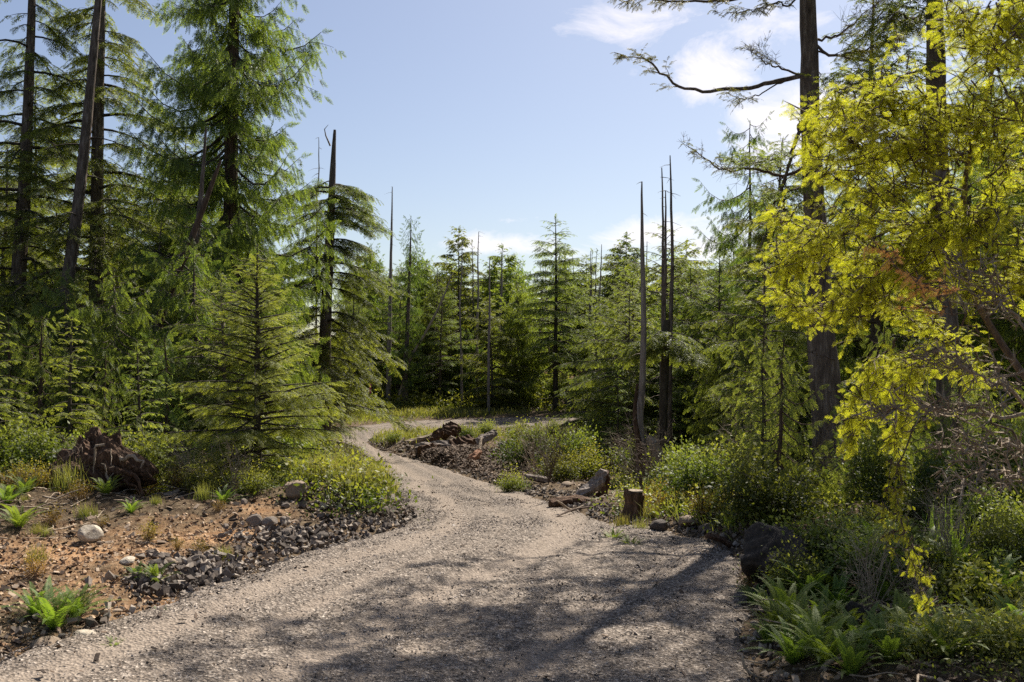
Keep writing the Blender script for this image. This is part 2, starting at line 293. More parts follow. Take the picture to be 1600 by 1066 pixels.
def ground_mat():
    m, t, N, L = newmat('forest_soil'); tc = N('ShaderNodeTexCoord'); O = tc.outputs['Object']
    def noise(s, d=7, r=.65):
        n = N('ShaderNodeTexNoise'); n.inputs['Scale'].default_value = s; n.inputs['Detail'].default_value = d; n.inputs['Roughness'].default_value = r; L(O, n.inputs['Vector']); return n.outputs['Fac']
    a = N('ShaderNodeAttribute'); a.attribute_name = 'soil'
    n1, n2, n3 = noise(1.4), noise(11), noise(45, 4)
    soil = ramp(t, N, [(.28, (.20,.105,.05)), (.5, (.37,.215,.11)), (.72, (.52,.36,.22))], n2)
    lit = ramp(t, N, [(.3, (.045,.030,.018)), (.5, (.11,.078,.048)), (.7, (.20,.155,.10))], n2)
    s1 = N('ShaderNodeMath'); s1.operation = 'ADD'; L(a.outputs['Fac'], s1.inputs[0]); L(n1, s1.inputs[1])
    mr = N('ShaderNodeMapRange'); L(s1.outputs[0], mr.inputs[0]); mr.inputs[1].default_value = .82; mr.inputs[2].default_value = 1.15
    mx = N('ShaderNodeMix'); mx.data_type = 'RGBA'; L(mr.outputs[0], mx.inputs[0]); L(lit, mx.inputs[6]); L(soil, mx.inputs[7])
    v = N('ShaderNodeTexVoronoi'); v.inputs['Scale'].default_value = 30; L(O, v.inputs['Vector'])
    m2 = N('ShaderNodeMix'); m2.data_type = 'RGBA'; m2.blend_type = 'MULTIPLY'; m2.inputs[0].default_value = .6; L(mx.outputs[2], m2.inputs[6])
    L(ramp(t, N, [(.3, (.5,.5,.5)), (.6, (1.15,1.1,1.05))], n3), m2.inputs[7])
    p = N('ShaderNodeBsdfPrincipled'); p.inputs['Roughness'].default_value = 1; p.inputs['Specular IOR Level'].default_value = .1; L(m2.outputs[2], p.inputs['Base Color'])
    hh = N('ShaderNodeMath'); hh.operation = 'ADD'; L(n2, hh.inputs[0]); L(n3, hh.inputs[1])
    b = N('ShaderNodeBump'); b.inputs['Strength'].default_value = .9; b.inputs['Distance'].default_value = .03; L(hh.outputs[0], b.inputs['Height']); L(b.outputs[0], p.inputs['Normal'])
    o = N('ShaderNodeOutputMaterial'); L(p.outputs[0], o.inputs[0]); return m
M['road'] = road_mat(); M['ground'] = ground_mat()

# ---------------------------------------------------------------- ground and road
def grid_quads(nr, nc):
    i = np.arange(nr-1)[:,None]*nc; j = np.arange(nc-1)[None,:]
    return np.stack([i+j, i+j+1, i+nc+j+1, i+nc+j], -1).reshape(-1, 4)
SOIL = [(*gp(120,880), 2.6, 1.9, .55), (*gp(330,850), 1.8, 1.2, .55), (*gp(150,940), 1.6, 1.0, .5), (*gp(400,825), 1.0, .7, .5), (5.0, 78, 5, 8, .8), (*gp(60,1000), 1.0, .8, .3)]
def soil_mask(x, y):
    s = 0
    for cx, cy_, sx, sy, a in SOIL: s = np.maximum(s, a*gau(x, y, cx, cy_, sx, sy))
    return s
ys = np.concatenate([np.arange(-12, 3, .5), 3*1.0095**np.arange(0, 660)]); nc = 460
u = np.linspace(-1, 1, nc); u = np.sign(u)*np.abs(u)**1.25
X = u[None,:]*(7+.95*np.maximum(ys, 0))[:,None]; Y = np.repeat(ys[:,None], nc, 1)
S = sdf(X, Y); Z = ground_z(X, Y, S)
me = make_mesh('ground', np.stack([X, Y, Z], -1).reshape(-1, 3), grid_quads(len(ys), nc), M['ground'], {'soil': soil_mask(X, Y).ravel()}, True)
tag(obj('ground', me), kind='structure')
ys = np.concatenate([np.arange(-9, 3.4, .3), 3.4*1.0042**np.arange(0, 690)]); nc = 640
u = np.linspace(-1, 1, nc); X = u[None,:]*(5.4+.24*np.maximum(ys, 0))[:,None]; Y = np.repeat(ys[:,None], nc, 1)
S = sdf(X, Y)+fbm(X*2.3, Y*2.3, 3)*.2; D, A_ = lane(X, Y)
def rut_profile(D, A_, x, y):
    wob = .35*fbm(A_*.25, A_*0+3, 2)
    r = 0
    for c, wd, a in ((.8, .26, .9), (1.5, .13, .6), (2.35, .28, .9), (2.95, .12, .5), (3.9, .3, .5)):
        r = r+a*np.exp(-((D-c-wob)/wd)**2)
    return r*(.6+.8*vn(A_*.5, D*2))
R_ = rut_profile(D, A_, X, Y)
fine = np.clip(1.5-Y/22, .25, 1)
Z = h(Y)+.012-.034*R_+.012*fbm(D*5, A_*.8, 3)+fine*(.016*fbm(X*9, Y*9, 3)+.014*(vn(X*34, Y*34)-.5))+.03*fbm(X*.8, Y*.8, 3)
Z -= sstep(.15, -.25, S)*.16
Q = grid_quads(len(ys), nc); keep = (S.ravel()[Q] > -.3).any(1); Q = Q[keep]
used = np.unique(Q); rem = np.full(X.size, -1); rem[used] = np.arange(len(used))
me = make_mesh('road', np.stack([X, Y, Z], -1).reshape(-1, 3)[used], rem[Q], M['road'], {'rut': (1.05*np.clip(R_, 0, 1)-.40).ravel()[used]}, True)
tag(obj('road', me), kind='structure')

# rock shapes
_cube = np.array([[-1,-1,-1],[1,-1,-1],[1,1,-1],[-1,1,-1],[-1,-1,1],[1,-1,1],[1,1,1],[-1,1,1]], float)*.6
_cq = np.array([[0,3,2,1],[4,5,6,7],[0,1,5,4],[1,2,6,5],[2,3,7,6],[3,0,4,7]])
def rand_rot(n, rng):
    q = rng.randn(n, 4); q /= np.linalg.norm(q, axis=1, keepdims=True); a, b, c, d = q.T
    return np.stack([np.stack([1-2*(c*c+d*d), 2*(b*c-a*d), 2*(b*d+a*c)], -1), np.stack([2*(b*c+a*d), 1-2*(b*b+d*d), 2*(c*d-a*b)], -1), np.stack([2*(b*d-a*c), 2*(c*d+a*b), 1-2*(b*b+c*c)], -1)], 1)
def scatter_shards(buf, P, size, rng, flat=.5, elong=1., jitter=.45, tilt=.35, rnd=None):
    n = len(P); V = _cube[None]*(1+jitter*(rng.rand(n, 8, 3)-.5)*2)
    V = V*(np.stack([np.ones(n)*elong, .5+.5*rng.rand(n), flat*(.5+rng.rand(n))], -1))[:,None,:]
    a = rng.rand(n)*2*pi; ca, sa = np.cos(a), np.sin(a); z = np.zeros(n); o = np.ones(n)
    Rz = np.stack([np.stack([ca, -sa, z], -1), np.stack([sa, ca, z], -1), np.stack([z, z, o], -1)], 1)
    t1 = (rng.rand(n)-.5)*2*tilt*2; c1, s1 = np.cos(t1), np.sin(t1)
    Rx = np.stack([np.stack([o, z, z], -1), np.stack([z, c1, -s1], -1), np.stack([z, s1, c1], -1)], 1)
    t2 = (rng.rand(n)-.5)*2*tilt*2; c1, s1 = np.cos(t2), np.sin(t2)
    Ry = np.stack([np.stack([c1, z, s1], -1), np.stack([z, o, z], -1), np.stack([-s1, z, c1], -1)], 1)
    R = Rz@Rx@Ry; V = np.einsum('nij,nkj->nki', R, V)*size[:,None,None]+P[:,None,:]
    r = rng.rand(n) if rnd is None else rnd
    buf.add(V.reshape(-1, 3), (_cq[None]+np.arange(n)[:,None,None]*8).reshape(-1, 4), 0, np.repeat(r, 8))
rng = np.random.RandomState(11)
# loose gravel on the road
n = 420000; yy = 4.2*np.exp(rng.rand(n)*math.log(26/4.2)); xx = (rng.rand(n)*2-1)*(5.4+.24*yy); s = sdf(xx, yy)
D, A_ = lane(xx, yy); rr = rut_profile(D, A_, xx, yy); pk = (s > -.25) & (rng.rand(n) < np.clip(.8-.7*rr, .08, 1)*(.15+1.2*sstep(.25, .75, vn(xx*1.3+.3*yy, yy*.9))))
xx, yy, s = xx[pk], yy[pk], s[pk]; print('gravel', len(xx))
sz = (.0028+.0062*rng.rand(len(xx))**2.6)*(1+.22*(yy/8)); sz = np.where(rng.rand(len(xx)) < .012, sz*2.1, sz)
D, A_ = lane(xx, yy)
zz = h(yy)+.014-.034*rut_profile(D, A_, xx, yy)+.03*fbm(xx*.8, yy*.8, 3)-sstep(.15, -.25, s)*.1
b = Buf(); scatter_shards(b, np.stack([xx, yy, zz], -1), sz*1.35, rng, .45); g = obj('loose_gravel', b.mesh('loose_gravel', M['gravel']))
tag(g, 'loose grey gravel pieces spread over the road surface', 'gravel', kind='stuff')
# crushed rock along the road edges
def edge_points(n, rng, lo, hi, P, i0, i1, y0=0, y1=99):
    seg = P[i0:i1]; d = np.hypot(*np.diff(seg, axis=0).T); c = np.concatenate([[0], np.cumsum(d)]); u = rng.rand(n)*c[-1]
    x = np.interp(u, c, seg[:,0]); y = np.interp(u, c, seg[:,1]); dx = np.interp(u+.1, c, seg[:,0])-np.interp(u-.1, c, seg[:,0]); dy = np.interp(u+.1, c, seg[:,1])-np.interp(u-.1, c, seg[:,1]); l = np.hypot(dx, dy)+1e-6
    o = lo+(hi-lo)*rng.rand(n); return x-dy/l*o, y+dx/l*o
b = Buf()
for (n, P, side, lo, hi, y0, y1, s0, s1) in ((5200, Lp, 1, -.15, .6, 5, 14.5, .010, .050), (700, Lp, 1, -.1, .4, 14.5, 40, .02, .07), (3600, Rp, 1, -.1, .45, 4.5, 14, .008, .035), (1200, Rp, 1, -.1, .5, 14, 40, .02, .06), (700, Rp, 1, -.1, .9, 36, 46, .03, .09)):
    x, y = edge_points(n*3, rng, lo, hi, P, 0, len(P)); k = (y > y0) & (y < y1) & (sdf(x, y) < .12); x, y = x[k][:n], y[k][:n]
    if y0 == 5:
        k = rng.rand(len(x)) < .25+.75*sstep(-4.0, -2.6, x)*sstep(9.3, 10, y)+.3*sstep(.5, .8, vn(x*2, y*2)); x, y = x[k], y[k]
    sz = s0+(s1-s0)*rng.rand(len(x))**2.5
    scatter_shards(b, np.stack([x, y, np.maximum(ground_z(x, y), h(y)-.05)+sz*.25+.01], -1), sz, rng, .75, 1.1, .5, .5, .1+rng.rand(len(x))*.8)
# heap beside the left edge
for (cx, cy_, n, sp, s1) in ((*gp(335,897), 560, .42, .062), (*gp(450,852), 480, .5, .055), (*gp(255,922), 200, .28, .06), (*gp(540,818), 360, .6, .06), (*gp(440,800), 260, .6, .075), (*gp(610,800), 240, .35, .04), (*gp(90,990), 60, .5, .07), (*gp(1150,830), 260, .5, .05)):
    x = cx+rng.randn(n)*sp*.7; y = cy_+rng.randn(n)*sp*.6; k = sdf(x, y) < .1; x, y = x[k], y[k]; sz = .012+(s1-.012)*rng.rand(len(x))**2.2
    scatter_shards(b, np.stack([x, y, ground_z(x, y)+sz*.3+rng.rand(len(x))*.06], -1), sz, rng, .6, 1.25, .5, .6, .1+rng.rand(len(x))*.8)
tag(obj('crushed_rock', b.mesh('crushed_rock', M['rockd'])), 'dark crushed rock heaped in a ragged band along the road edges', 'rubble', kind='stuff')

# ---------------------------------------------------------------- foliage pieces
def diamonds(base, d, nrml, L, Wd, t0, t1):
    """leaflets: base point, direction, normal, length, width -> verts (n*4,3)"""
    side = nrm(np.cross(nrml, d))*Wd[:,None]*.5; mid = base+d*L[:,None]*.45
    V = np.stack([base, mid+side, base+d*L[:,None], mid-side], 1).reshape(-1, 3)
    T = np.stack([t0, (t0+t1)/2, t1, (t0+t1)/2], 1).ravel()
    return V, np.arange(len(V)).reshape(-1, 4), T
def frond(rng, nsec, nter, width=.42, droop=.25, fan=1., lw=.34, curl=.3):
    """unit spray: axis along +x, flat in xy, tips drooping"""
    B, Dd, Ln, Wd, T0, T1 = [], [], [], [], [], []
    for i in range(nsec):
        t = .06+.94*(i+.3*rng.rand())/nsec
        for sgn in (-1, 1):
            ln = width*(1-t)**.7*(.35+.65*min(1, t*4))*(.75+.5*rng.rand())+.05
            ang = sgn*radians(58-20*t+rng.randn()*7); d = np.array([cos(ang), sin(ang), -.12-.2*rng.rand()])
            o = np.array([t, 0, -droop*t*t]); nt_ = max(1, int(round(nter*ln/width)))
            if nt_ == 1 or nter == 1:
                B.append(o); Dd.append(d); Ln.append(ln); Wd.append(ln*lw*1.1); T0.append(t*.3); T1.append(.6+.4*t); continue
            for j in range(nt_+1):
                q = (j+.2)/(nt_+.5); p = o+d*ln*q; p[2] -= curl*(ln*q)**2
                for s2 in ((-1, 1) if j < nt_ else (0,)):
                    a2 = ang+s2*radians(48+rng.randn()*8); l2 = ln/nt_*1.25*(1-.3*q)*(.8+.4*rng.rand())
                    B.append(p); Dd.append(np.array([cos(a2), sin(a2), -.25*q-.2*rng.rand()])); Ln.append(l2); Wd.append(l2*lw*fan); T0.append(max(0, q*.5+t*.3-.2)); T1.append(min(1, q*.6+t*.5))
    d = np.array([1, 0, -2*droop]); B.append(np.array([.93, 0, -droop*.87])); Dd.append(d/np.linalg.norm(d)); Ln.append(.12); Wd.append(.04); T0.append(.7); T1.append(1.)
    B = np.array(B); Dd = nrm(np.array(Dd)); nr = nrm(np.array([0, 0, 1.])+.55*rng.randn(len(B), 3))
    V, Q, T = diamonds(B, Dd, nr, np.array(Ln), np.array(Wd), np.array(T0), np.array(T1))
    # thin axis ribbon
    tt = np.linspace(0, .95, 5); c = np.stack([tt, 0*tt, -droop*tt*tt-.003], 1); wv = np.linspace(.008, .003, 5)[:,None]*np.array([0, 1, 0])
    AV = np.stack([c-wv, c+wv], 1).reshape(-1, 3); AQ = np.array([[2*i, 2*i+1, 2*i+3, 2*i+2] for i in range(4)])
    return np.vstack([V, AV]), np.vstack([Q, AQ+len(V)]), np.concatenate([T, np.zeros(10)])
fr = np.random.RandomState(3)
FR = {'hemN': [frond(fr, 11, 6, .42, .22, lw=.42) for _ in range(6)], 'hemM': [frond(fr, 7, 4, .42, .28, lw=.5) for _ in range(6)], 'hemF': [frond(fr, 5, 1, .42, .28, lw=.62) for _ in range(6)],
      'cedN': [frond(fr, 11, 5, .26, .12, lw=.36) for _ in range(6)], 'cedM': [frond(fr, 8, 3, .26, .12, lw=.5) for _ in range(6)], 'cedF': [frond(fr, 6, 1, .28, .12, lw=.55) for _ in range(6)]}
def place_fronds(buf, kind, P, Dr, Nr, Sc, rng, rnd=None):
    P, Dr, Nr, Sc = map(np.asarray, (P, Dr, Nr, Sc)); n = len(P)
    if n == 0: return
    Dr = nrm(Dr); Yv = nrm(np.cross(Nr, Dr)); Zv = np.cross(Dr, Yv); R = np.stack([Dr, Yv, Zv], -1)
    vs = rng.randint(0, len(FR[kind]), n); rnd = rng.rand(n) if rnd is None else np.asarray(rnd)
    for k, (V, Q, T) in enumerate(FR[kind]):
        m = np.where(vs == k)[0]
        if len(m) == 0: continue
        W = np.einsum('nij,kj->nki', R[m], V)*Sc[m][:,None,None]+P[m][:,None,:]
        buf.add(W.reshape(-1, 3), (Q[None]+np.arange(len(m))[:,None,None]*len(V)).reshape(-1, 4), np.tile(T, len(m)), np.repeat(rnd[m], len(V)))
UP = np.array([0, 0, 1.])
def dress(crown, path, kind, rng, start=.12, spacing=.13, size=.45, hang=0., taper=.55, rnd=0.5, side=1., up=0.):
    """sprays along one branch; hang=0 flat hemlock plates, hang=1 hanging cedar fringe"""
    seg = np.hypot(np.hypot(*np.diff(path[:,:2], axis=0).T), np.diff(path[:,2])); c = np.concatenate([[0], np.cumsum(seg)]); L = c[-1]
    n = max(2, int(L*(1-start)/spacing)); u = start+(1-start)*(np.arange(n)+rng.rand(n)*.8)/n
    pos = np.stack([np.interp(u*L, c, path[:,k]) for k in range(3)], 1); e = .02*L
    tan = nrm(np.stack([np.interp(u*L+e, c, path[:,k])-np.interp(u*L-e, c, path[:,k]) for k in range(3)], 1))
    lat = nrm(np.cross(UP, tan)); sg = np.where(np.arange(n) % 2 == 0, 1., -1.)[:,None]*side
    a = radians(50)+rng.randn(n, 1)*.22; d = tan*np.cos(a)+lat*sg*np.sin(a)+rng.randn(n, 3)*.10
    d[:,2] += -.18+up-rng.rand(n)*.15
    sc = size*(1-taper*u)*(.65+.6*rng.rand(n))
    nr = nrm(UP+rng.randn(n, 3)*.25)
    if hang > 0:
        dh = tan*.35+lat*sg*.3-UP*(1.1+.5*rng.rand(n, 1))+rng.randn(n, 3)*.15
        d = nrm(d)*(1-hang)+nrm(dh)*hang; nh = nrm(np.cross(d, rng.randn(n, 3))); nr = nr*(1-hang)+nh*hang
    P = [pos, path[-1:]]; Dd = [d, tan[-1:]+(-UP*.5 if hang else -UP*.15)]; Nn = [nr, UP[None] if not hang else lat[-1:]]; Sc = [sc, np.array([size*(1-taper)*1.1])]
    rv = np.clip(rnd+rng.randn(n+1)*.18, 0, 1)
    place_fronds(crown, kind, np.vstack(P), np.vstack(Dd), np.vstack(Nn), np.concatenate(Sc), rng, rv)
def trunk_path(H, rng, wander=.02, lean=(0, 0), n=14):
    t = np.linspace(0, 1, n); x = lean[0]*H*t+H*wander*np.cumsum(rng.randn(n))*.35/np.sqrt(n); y = lean[1]*H*t+H*wander*np.cumsum(rng.randn(n))*.35/np.sqrt(n)
    x -= x[0]; y -= y[0]; return np.stack([x, y, H*t], 1)
def along(path, z): return np.array([np.interp(z, path[:,2], path[:,0]), np.interp(z, path[:,2], path[:,1]), z])
def conifer(seed, H, r0, cb, Lmax, nb, style, lod, size, spacing, wander=.02, lean=(0,0), sparse=0., shape=.8, deadlow=6, k=8, top=1., rough=.12, tiers=0, hangtop=0., limbs=True, irregular=.35, droop=1.0, barkmat='bark', leafmat=None, name='tree'):
    rng = np.random.RandomState(seed); W, C = Buf(), Buf(); tp = trunk_path(H, rng, wander, lean)
    t = tp[:,2]/H; rad = r0*(1-t)**.85+.012; rad[0] *= 1.35; rad[1] *= 1.08; base = tp[0].copy(); base[2] = -.4
    tube(W, np.vstack([base, tp]), np.concatenate([[rad[0]*1.15], rad]), k, rough, rng, rng.rand())
    gold = 2.399963; phis = rng.rand()*6.28
    for i in range(nb):
        f = (i+.5*rng.rand())/nb
        if tiers: f = (np.floor(f*tiers)+.25*rng.rand())/tiers
        z = cb+(H*top-cb)*f; tt = (z-cb)/(H-cb)
        if rng.rand() < sparse: continue
        phi = phis+i*gold+rng.randn()*.3
        L = Lmax*((1-tt)**shape*.92+.11)*(1-irregular+2*irregular*rng.rand())
        if tt < .12: L *= .75
        o = along(tp, min(z, H*.99)); out_ = np.array([cos(phi), sin(phi), 0]); s = np.linspace(0, 1, 6)[:,None]
        if style == 'hem':
            e = radians(0+32*tt+rng.randn()*11); dz = s*sin(e)*L-droop*(.20+.12*rng.rand())*L*s**2.0
            path = o+out_*s*L*cos(e)+UP*dz; latv = np.cross(UP, out_); path = path+latv*(rng.randn()*.12*L)*s**2
            tube(W, path, (.006+.012*L)*(1-.85*s[:,0]), 4, 0, None, .3)
            dress(C, path, lod, rng, .12 if L < 1.2 else .18, spacing, size*min(1, .45+.4*L), hangtop, .55, np.clip(.45+.25*tt+rng.randn()*.2, 0, 1))
            # secondary limbs on long branches
            if L > 1.3 and limbs:
                for q in (.3, .45, .6, .75):
                    for sg in (-1, 1):
                        pp = path[0]*(1-q)+path[-1]*q; pp = np.array([np.interp(q, s[:,0], path[:,c_]) for c_ in range(3)])
                        l2 = L*.42*(1-q*.6)*(.7+.5*rng.rand()); dd = nrm(out_*.75+latv*sg*.8+UP*(-.08)); p2 = pp+dd*s[:4]*l2/.6-UP*(.22*l2)*(s[:4]/.6)**2
                        tube(W, p2, (.004+.006*l2)*(1-.8*s[:4,0]/.6), 3, 0, None, .3)
                        dress(C, p2, lod, rng, .08, spacing, size*.75, hangtop, .5, np.clip(.45+.25*tt+rng.randn()*.2, 0, 1))
        else:
            e = radians(-18+30*tt+rng.randn()*8); dz = s*sin(e)*L-.30*L*np.sin(s*pi*.9)+.16*L*s**3
            path = o+out_*s*L*cos(e)+UP*dz; latv = np.cross(UP, out_); path = path+latv*(rng.randn()*.15*L)*s**2
            tube(W, path, (.006+.011*L)*(1-.85*s[:,0]), 4, 0, None, .3)
            dress(C, path, lod, rng, .15, spacing, size*(.7+.25*L), .75, .4, np.clip(.45+rng.randn()*.25, 0, 1))
            if L > 1.0 and limbs:
                for q in (.3, .5, .7):
                    for sg in (-1, 1):
                        pp = np.array([np.interp(q, s[:,0], path[:,c_]) for c_ in range(3)]); l2 = L*.38*(.6+.6*rng.rand()); dd = nrm(out_*.8+latv*sg*.7-UP*.1)
                        p2 = pp+dd*s*l2-UP*(.3*l2)*s**2; tube(W, p2[::2], (.004+.006*l2)*(1-.8*s[::2,0]), 3, 0, None, .3)
                        dress(C, p2, lod, rng, .05, spacing, size*.9, .75, .4, np.clip(.45+rng.randn()*.25, 0, 1))
    # dead lower branches
    for i in range(deadlow):
        z = cb*(.25+.75*rng.rand()); phi = rng.rand()*6.28; L = Lmax*(.25+.5*rng.rand()); o = along(tp, z); s = np.linspace(0, 1, 5)[:,None]
        path = o+np.array([cos(phi), sin(phi), 0])*s*L+UP*(-.15*L*s+.12*L*rng.randn()*s**2)+rng.randn(5, 3)*.03*L*s
        tube(W, path, (.006+.009*L)*(1-.85*s[:,0]), 3, 0, None, .6)
    # leader spray
    if top >= .97: place_fronds(C, lod, [tp[-1]-UP*.25, tp[-1]-UP*.1, tp[-1]-UP*.4], [[.2,.1,1],[-.3,.2,.8],[.1,-.4,.7]], [[1,0,.1]]*3, [size*.55]*3, rng)
    return W.mesh(name+'_trunk', M[barkmat], True), C.mesh(name+'_crown', M[leafmat or style])
LIB = {}
def lib(key, fn):
    if key not in LIB: LIB[key] = fn()
    return LIB[key]
# forest stock: medium detail, far detail, young trees
for i in range(4): LIB[f'hemM{i}'] = conifer(20+i, 11+i, .16, 1.4+.5*i, 2.6, 100, 'hem', 'hemM', .6, .15, .03, sparse=.08, shape=.6, irregular=.5, droop=.8)
for i in range(3): LIB[f'hemF{i}'] = conifer(40+i, 11+i, .15, .8, 2.7+.3*i, 110, 'hem', 'hemF', .75, .17, .03, deadlow=2, k=5, shape=.55, irregular=.5, droop=.8)
for i in range(3): LIB[f'cedM{i}'] = conifer(30+i, 10+1.5*i, .16, .8, 2.2, 100, 'ced', 'cedM', .58, .13, .03, shape=.5, deadlow=3, irregular=.45)
for i in range(3): LIB[f'cedF{i}'] = conifer(50+i, 10+i, .15, .6, 2.5, 104, 'ced', 'cedF', .72, .16, .03, shape=.5, deadlow=1, k=5, irregular=.45)
for i in range(3): LIB[f'yhem{i}'] = conifer(60+i, 3.6, .045, .15, 1.15, 60, 'hem', 'hemM', .34, .085, .03, deadlow=2, k=5, leafmat='hemlight', barkmat='barkmoss')
for i in range(4): LIB[f'yced{i}'] = conifer(70+i, 3.2, .04, .1, .95, 54, 'ced', 'cedM', .34, .08, .04, shape=.5, deadlow=2, k=5, leafmat='cedlight', barkmat='barkred')
for i in range(2): LIB[f'thin{i}'] = conifer(80+i, 12, .12, 6.0, 1.6, 34, 'hem', 'hemM', .5, .17, .03, sparse=.25, deadlow=16, irregular=.6)
for i in range(2): LIB[f'mid{i}'] = conifer(90+i, 6.2, .08, .2, 2.0, 96, 'hem', 'hemM', .5, .12, .03, deadlow=3, k=6, shape=.55, irregular=.5, droop=.75)
for i in range(2): LIB[f'midc{i}'] = conifer(94+i, 5.6, .08, .1, 1.8, 92, 'ced', 'cedM', .48, .11, .03, deadlow=3, k=6, shape=.5, irregular=.45)

def snag_mesh(seed, H, r0, stubs, mat='snag', wander=.012, lean=(0,0), broken=True, k=8, stub_l=.5):
    rng = np.random.RandomState(seed); W = Buf(); tp = trunk_path(H, rng, wander, lean); t = tp[:,2]/H; rad = r0*(1-t*.93)**.9; rad[0] *= 1.3
    base = tp[0].copy(); base[2] = -.4; tube(W, np.vstack([base, tp]), np.concatenate([[rad[0]*1.1], rad]), k, .15, rng, .5)
    for i in range(stubs):
        z = H*(.25+.72*rng.rand()); o = along(tp, z); phi = rng.rand()*6.28; L = stub_l*(.2+rng.rand())*(1.1-z/H); s = np.linspace(0, 1, 4)[:,None]
        tube(W, o+np.array([cos(phi), sin(phi), .0])*s*L+UP*L*(.1-.5*rng.rand())*s**1.5, (.005+.012*L)*(1-.9*s[:,0]), 3, 0, None, .5)
    return W.mesh('snag_trunk', M[mat], True)
for i in range(4): LIB[f'snag{i}'] = (snag_mesh(100+i, 10, .10, 26), None)

def shrub(seed, R, H, n, leaf, mat, upright=0., clumps=14, name='shrub', stem='twig', aspect=.55):
    rng = np.random.RandomState(seed); W, C = Buf(), Buf(); cen = []
    for i in range(clumps):
        phi = rng.rand()*6.28; r = R*math.sqrt(rng.rand())*.85; hz = H*(.35+.65*rng.rand())*(1-.45*(r/R)**2); e = np.array([r*cos(phi), r*sin(phi), hz])
        s = np.linspace(0, 1, 5)[:,None]; o = np.array([rng.randn()*.08*R, rng.randn()*.08*R, -.05]); p = o+(e-o)*s+UP*.12*H*np.sin(s*pi)+rng.randn(5, 3)*.02*s
        tube(W, p, .004+.006*H*(1-.8*s[:,0]), 3, 0, None, .5); cen.append(p)
    per = n//clumps
    for p in cen:
        u = .25+.75*rng.rand(per)**.7; i = np.clip((u*4).astype(int), 0, 3); f = (u*4-i)[:,None]; q = p[i]*(1-f)+p[i+1]*f
        q = q+rng.randn(per, 3)*np.array([.17, .17, .13])*R*(.4+.8*u[:,None]); q[:,2] = np.abs(q[:,2])
        d = nrm(rng.randn(per, 3)*.9+(q-np.array([0, 0, H*.2]))*.8/R+UP*upright); nr = nrm(UP*1.1+rng.randn(per, 3)*.7); ln = leaf*(.6+.8*rng.rand(per))
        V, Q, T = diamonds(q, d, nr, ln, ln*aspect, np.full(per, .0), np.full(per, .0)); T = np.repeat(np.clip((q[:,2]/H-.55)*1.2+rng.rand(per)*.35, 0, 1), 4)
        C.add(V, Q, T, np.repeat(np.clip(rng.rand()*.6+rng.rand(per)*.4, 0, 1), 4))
    return W.mesh(name+'_stem', M[stem], True), C.mesh(name+'_leaf', M[mat])
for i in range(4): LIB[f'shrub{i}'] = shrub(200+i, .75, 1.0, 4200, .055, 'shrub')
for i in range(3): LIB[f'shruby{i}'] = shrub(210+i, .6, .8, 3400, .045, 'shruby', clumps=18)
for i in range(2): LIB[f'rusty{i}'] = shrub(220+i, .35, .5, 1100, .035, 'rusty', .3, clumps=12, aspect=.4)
def twigbush(seed, R, H, n, mat='deadwood'):
    rng = np.random.RandomState(seed); W = Buf(); s = np.linspace(0, 1, 5)[:,None]
    for i in range(n):
        a = rng.rand()*6.28; r = R*rng.rand()**.5; e = np.array([r*cos(a), r*sin(a), H*(.5+.6*rng.rand())]); p = e*s*np.array([1, 1, 1])+rng.randn(5, 3)*.03*s+UP*.1*np.sin(s*3.1)
        tube(W, p, .006*(1-.7*s[:,0]), 4, 0, None, .5)
        for _ in range(6):
            j = rng.randint(1, 5); d = nrm(e/np.linalg.norm(e)+rng.randn(3)*.7); l = .28*H*(.4+rng.rand()); q = p[j]+d*s[::2]*l+rng.randn(3, 3)*.015; tube(W, q, .0035*(1-.6*s[::2,0]), 3, 0, None, .5)
            for _2 in range(2): d2 = nrm(d+rng.randn(3)*.7); tube(W, q[1]+d2*s[::2]*l*.5, .0022*(1-.5*s[::2,0]), 3, 0, None, .5)
    return W.mesh('twiggy_stems', M[mat])
for i in range(3): LIB[f'twigs{i}'] = (twigbush(340+i, .5, 1.1, 16, ['deadwood','twig','deadwood'][i]), None)
def fern(seed, nf, L, mat='fern', upright=.9):
    rng = np.random.RandomState(seed); C = Buf()
    for i in range(nf):
        phi = rng.rand()*6.28; l = L*(.65+.5*rng.rand()); e = radians(38+44*rng.rand()*upright); n = 34; t = np.linspace(.04, 1, n)
        out_ = np.array([cos(phi), sin(phi), 0]); lat = np.array([-sin(phi), cos(phi), 0]); sway = rng.randn()*.1
        p = out_*(t*l*cos(e)+.12*l*t**2)[:,None]+UP*(t*l*sin(e)-.38*l*t**2.2)[:,None]+lat*(sway*l*t**2)[:,None]
        tan = nrm(np.gradient(p, axis=0)); nr = nrm(np.cross(tan, lat)); nr = np.where(nr[:,2:] < 0, -nr, nr)
        wd = l*.105*np.sin(np.clip(t*1.02, 0, 1)**.6*pi)**.7*(1-.45*t)+.004
        r = rng.rand()
        for sg in (-1, 1):
            d = nrm(lat*sg+tan*.25+UP*.12+rng.randn(n, 3)*.05); V, Q, T = diamonds(p, d, nr, wd, np.full(n, l/n*.72), t*.3, t*.5+.3)
            C.add(V, Q, T, r)
        wv = lat*.003; AV = np.stack([p-wv, p+wv], 1).reshape(-1, 3); C.add(AV, np.array([[2*i, 2*i+1, 2*i+3, 2*i+2] for i in range(n-1)]), 0, r)
    return C.mesh('fern', M[mat])
for i in range(4): LIB[f'fern{i}'] = (fern(300+i, 20+4*i, .66), None)
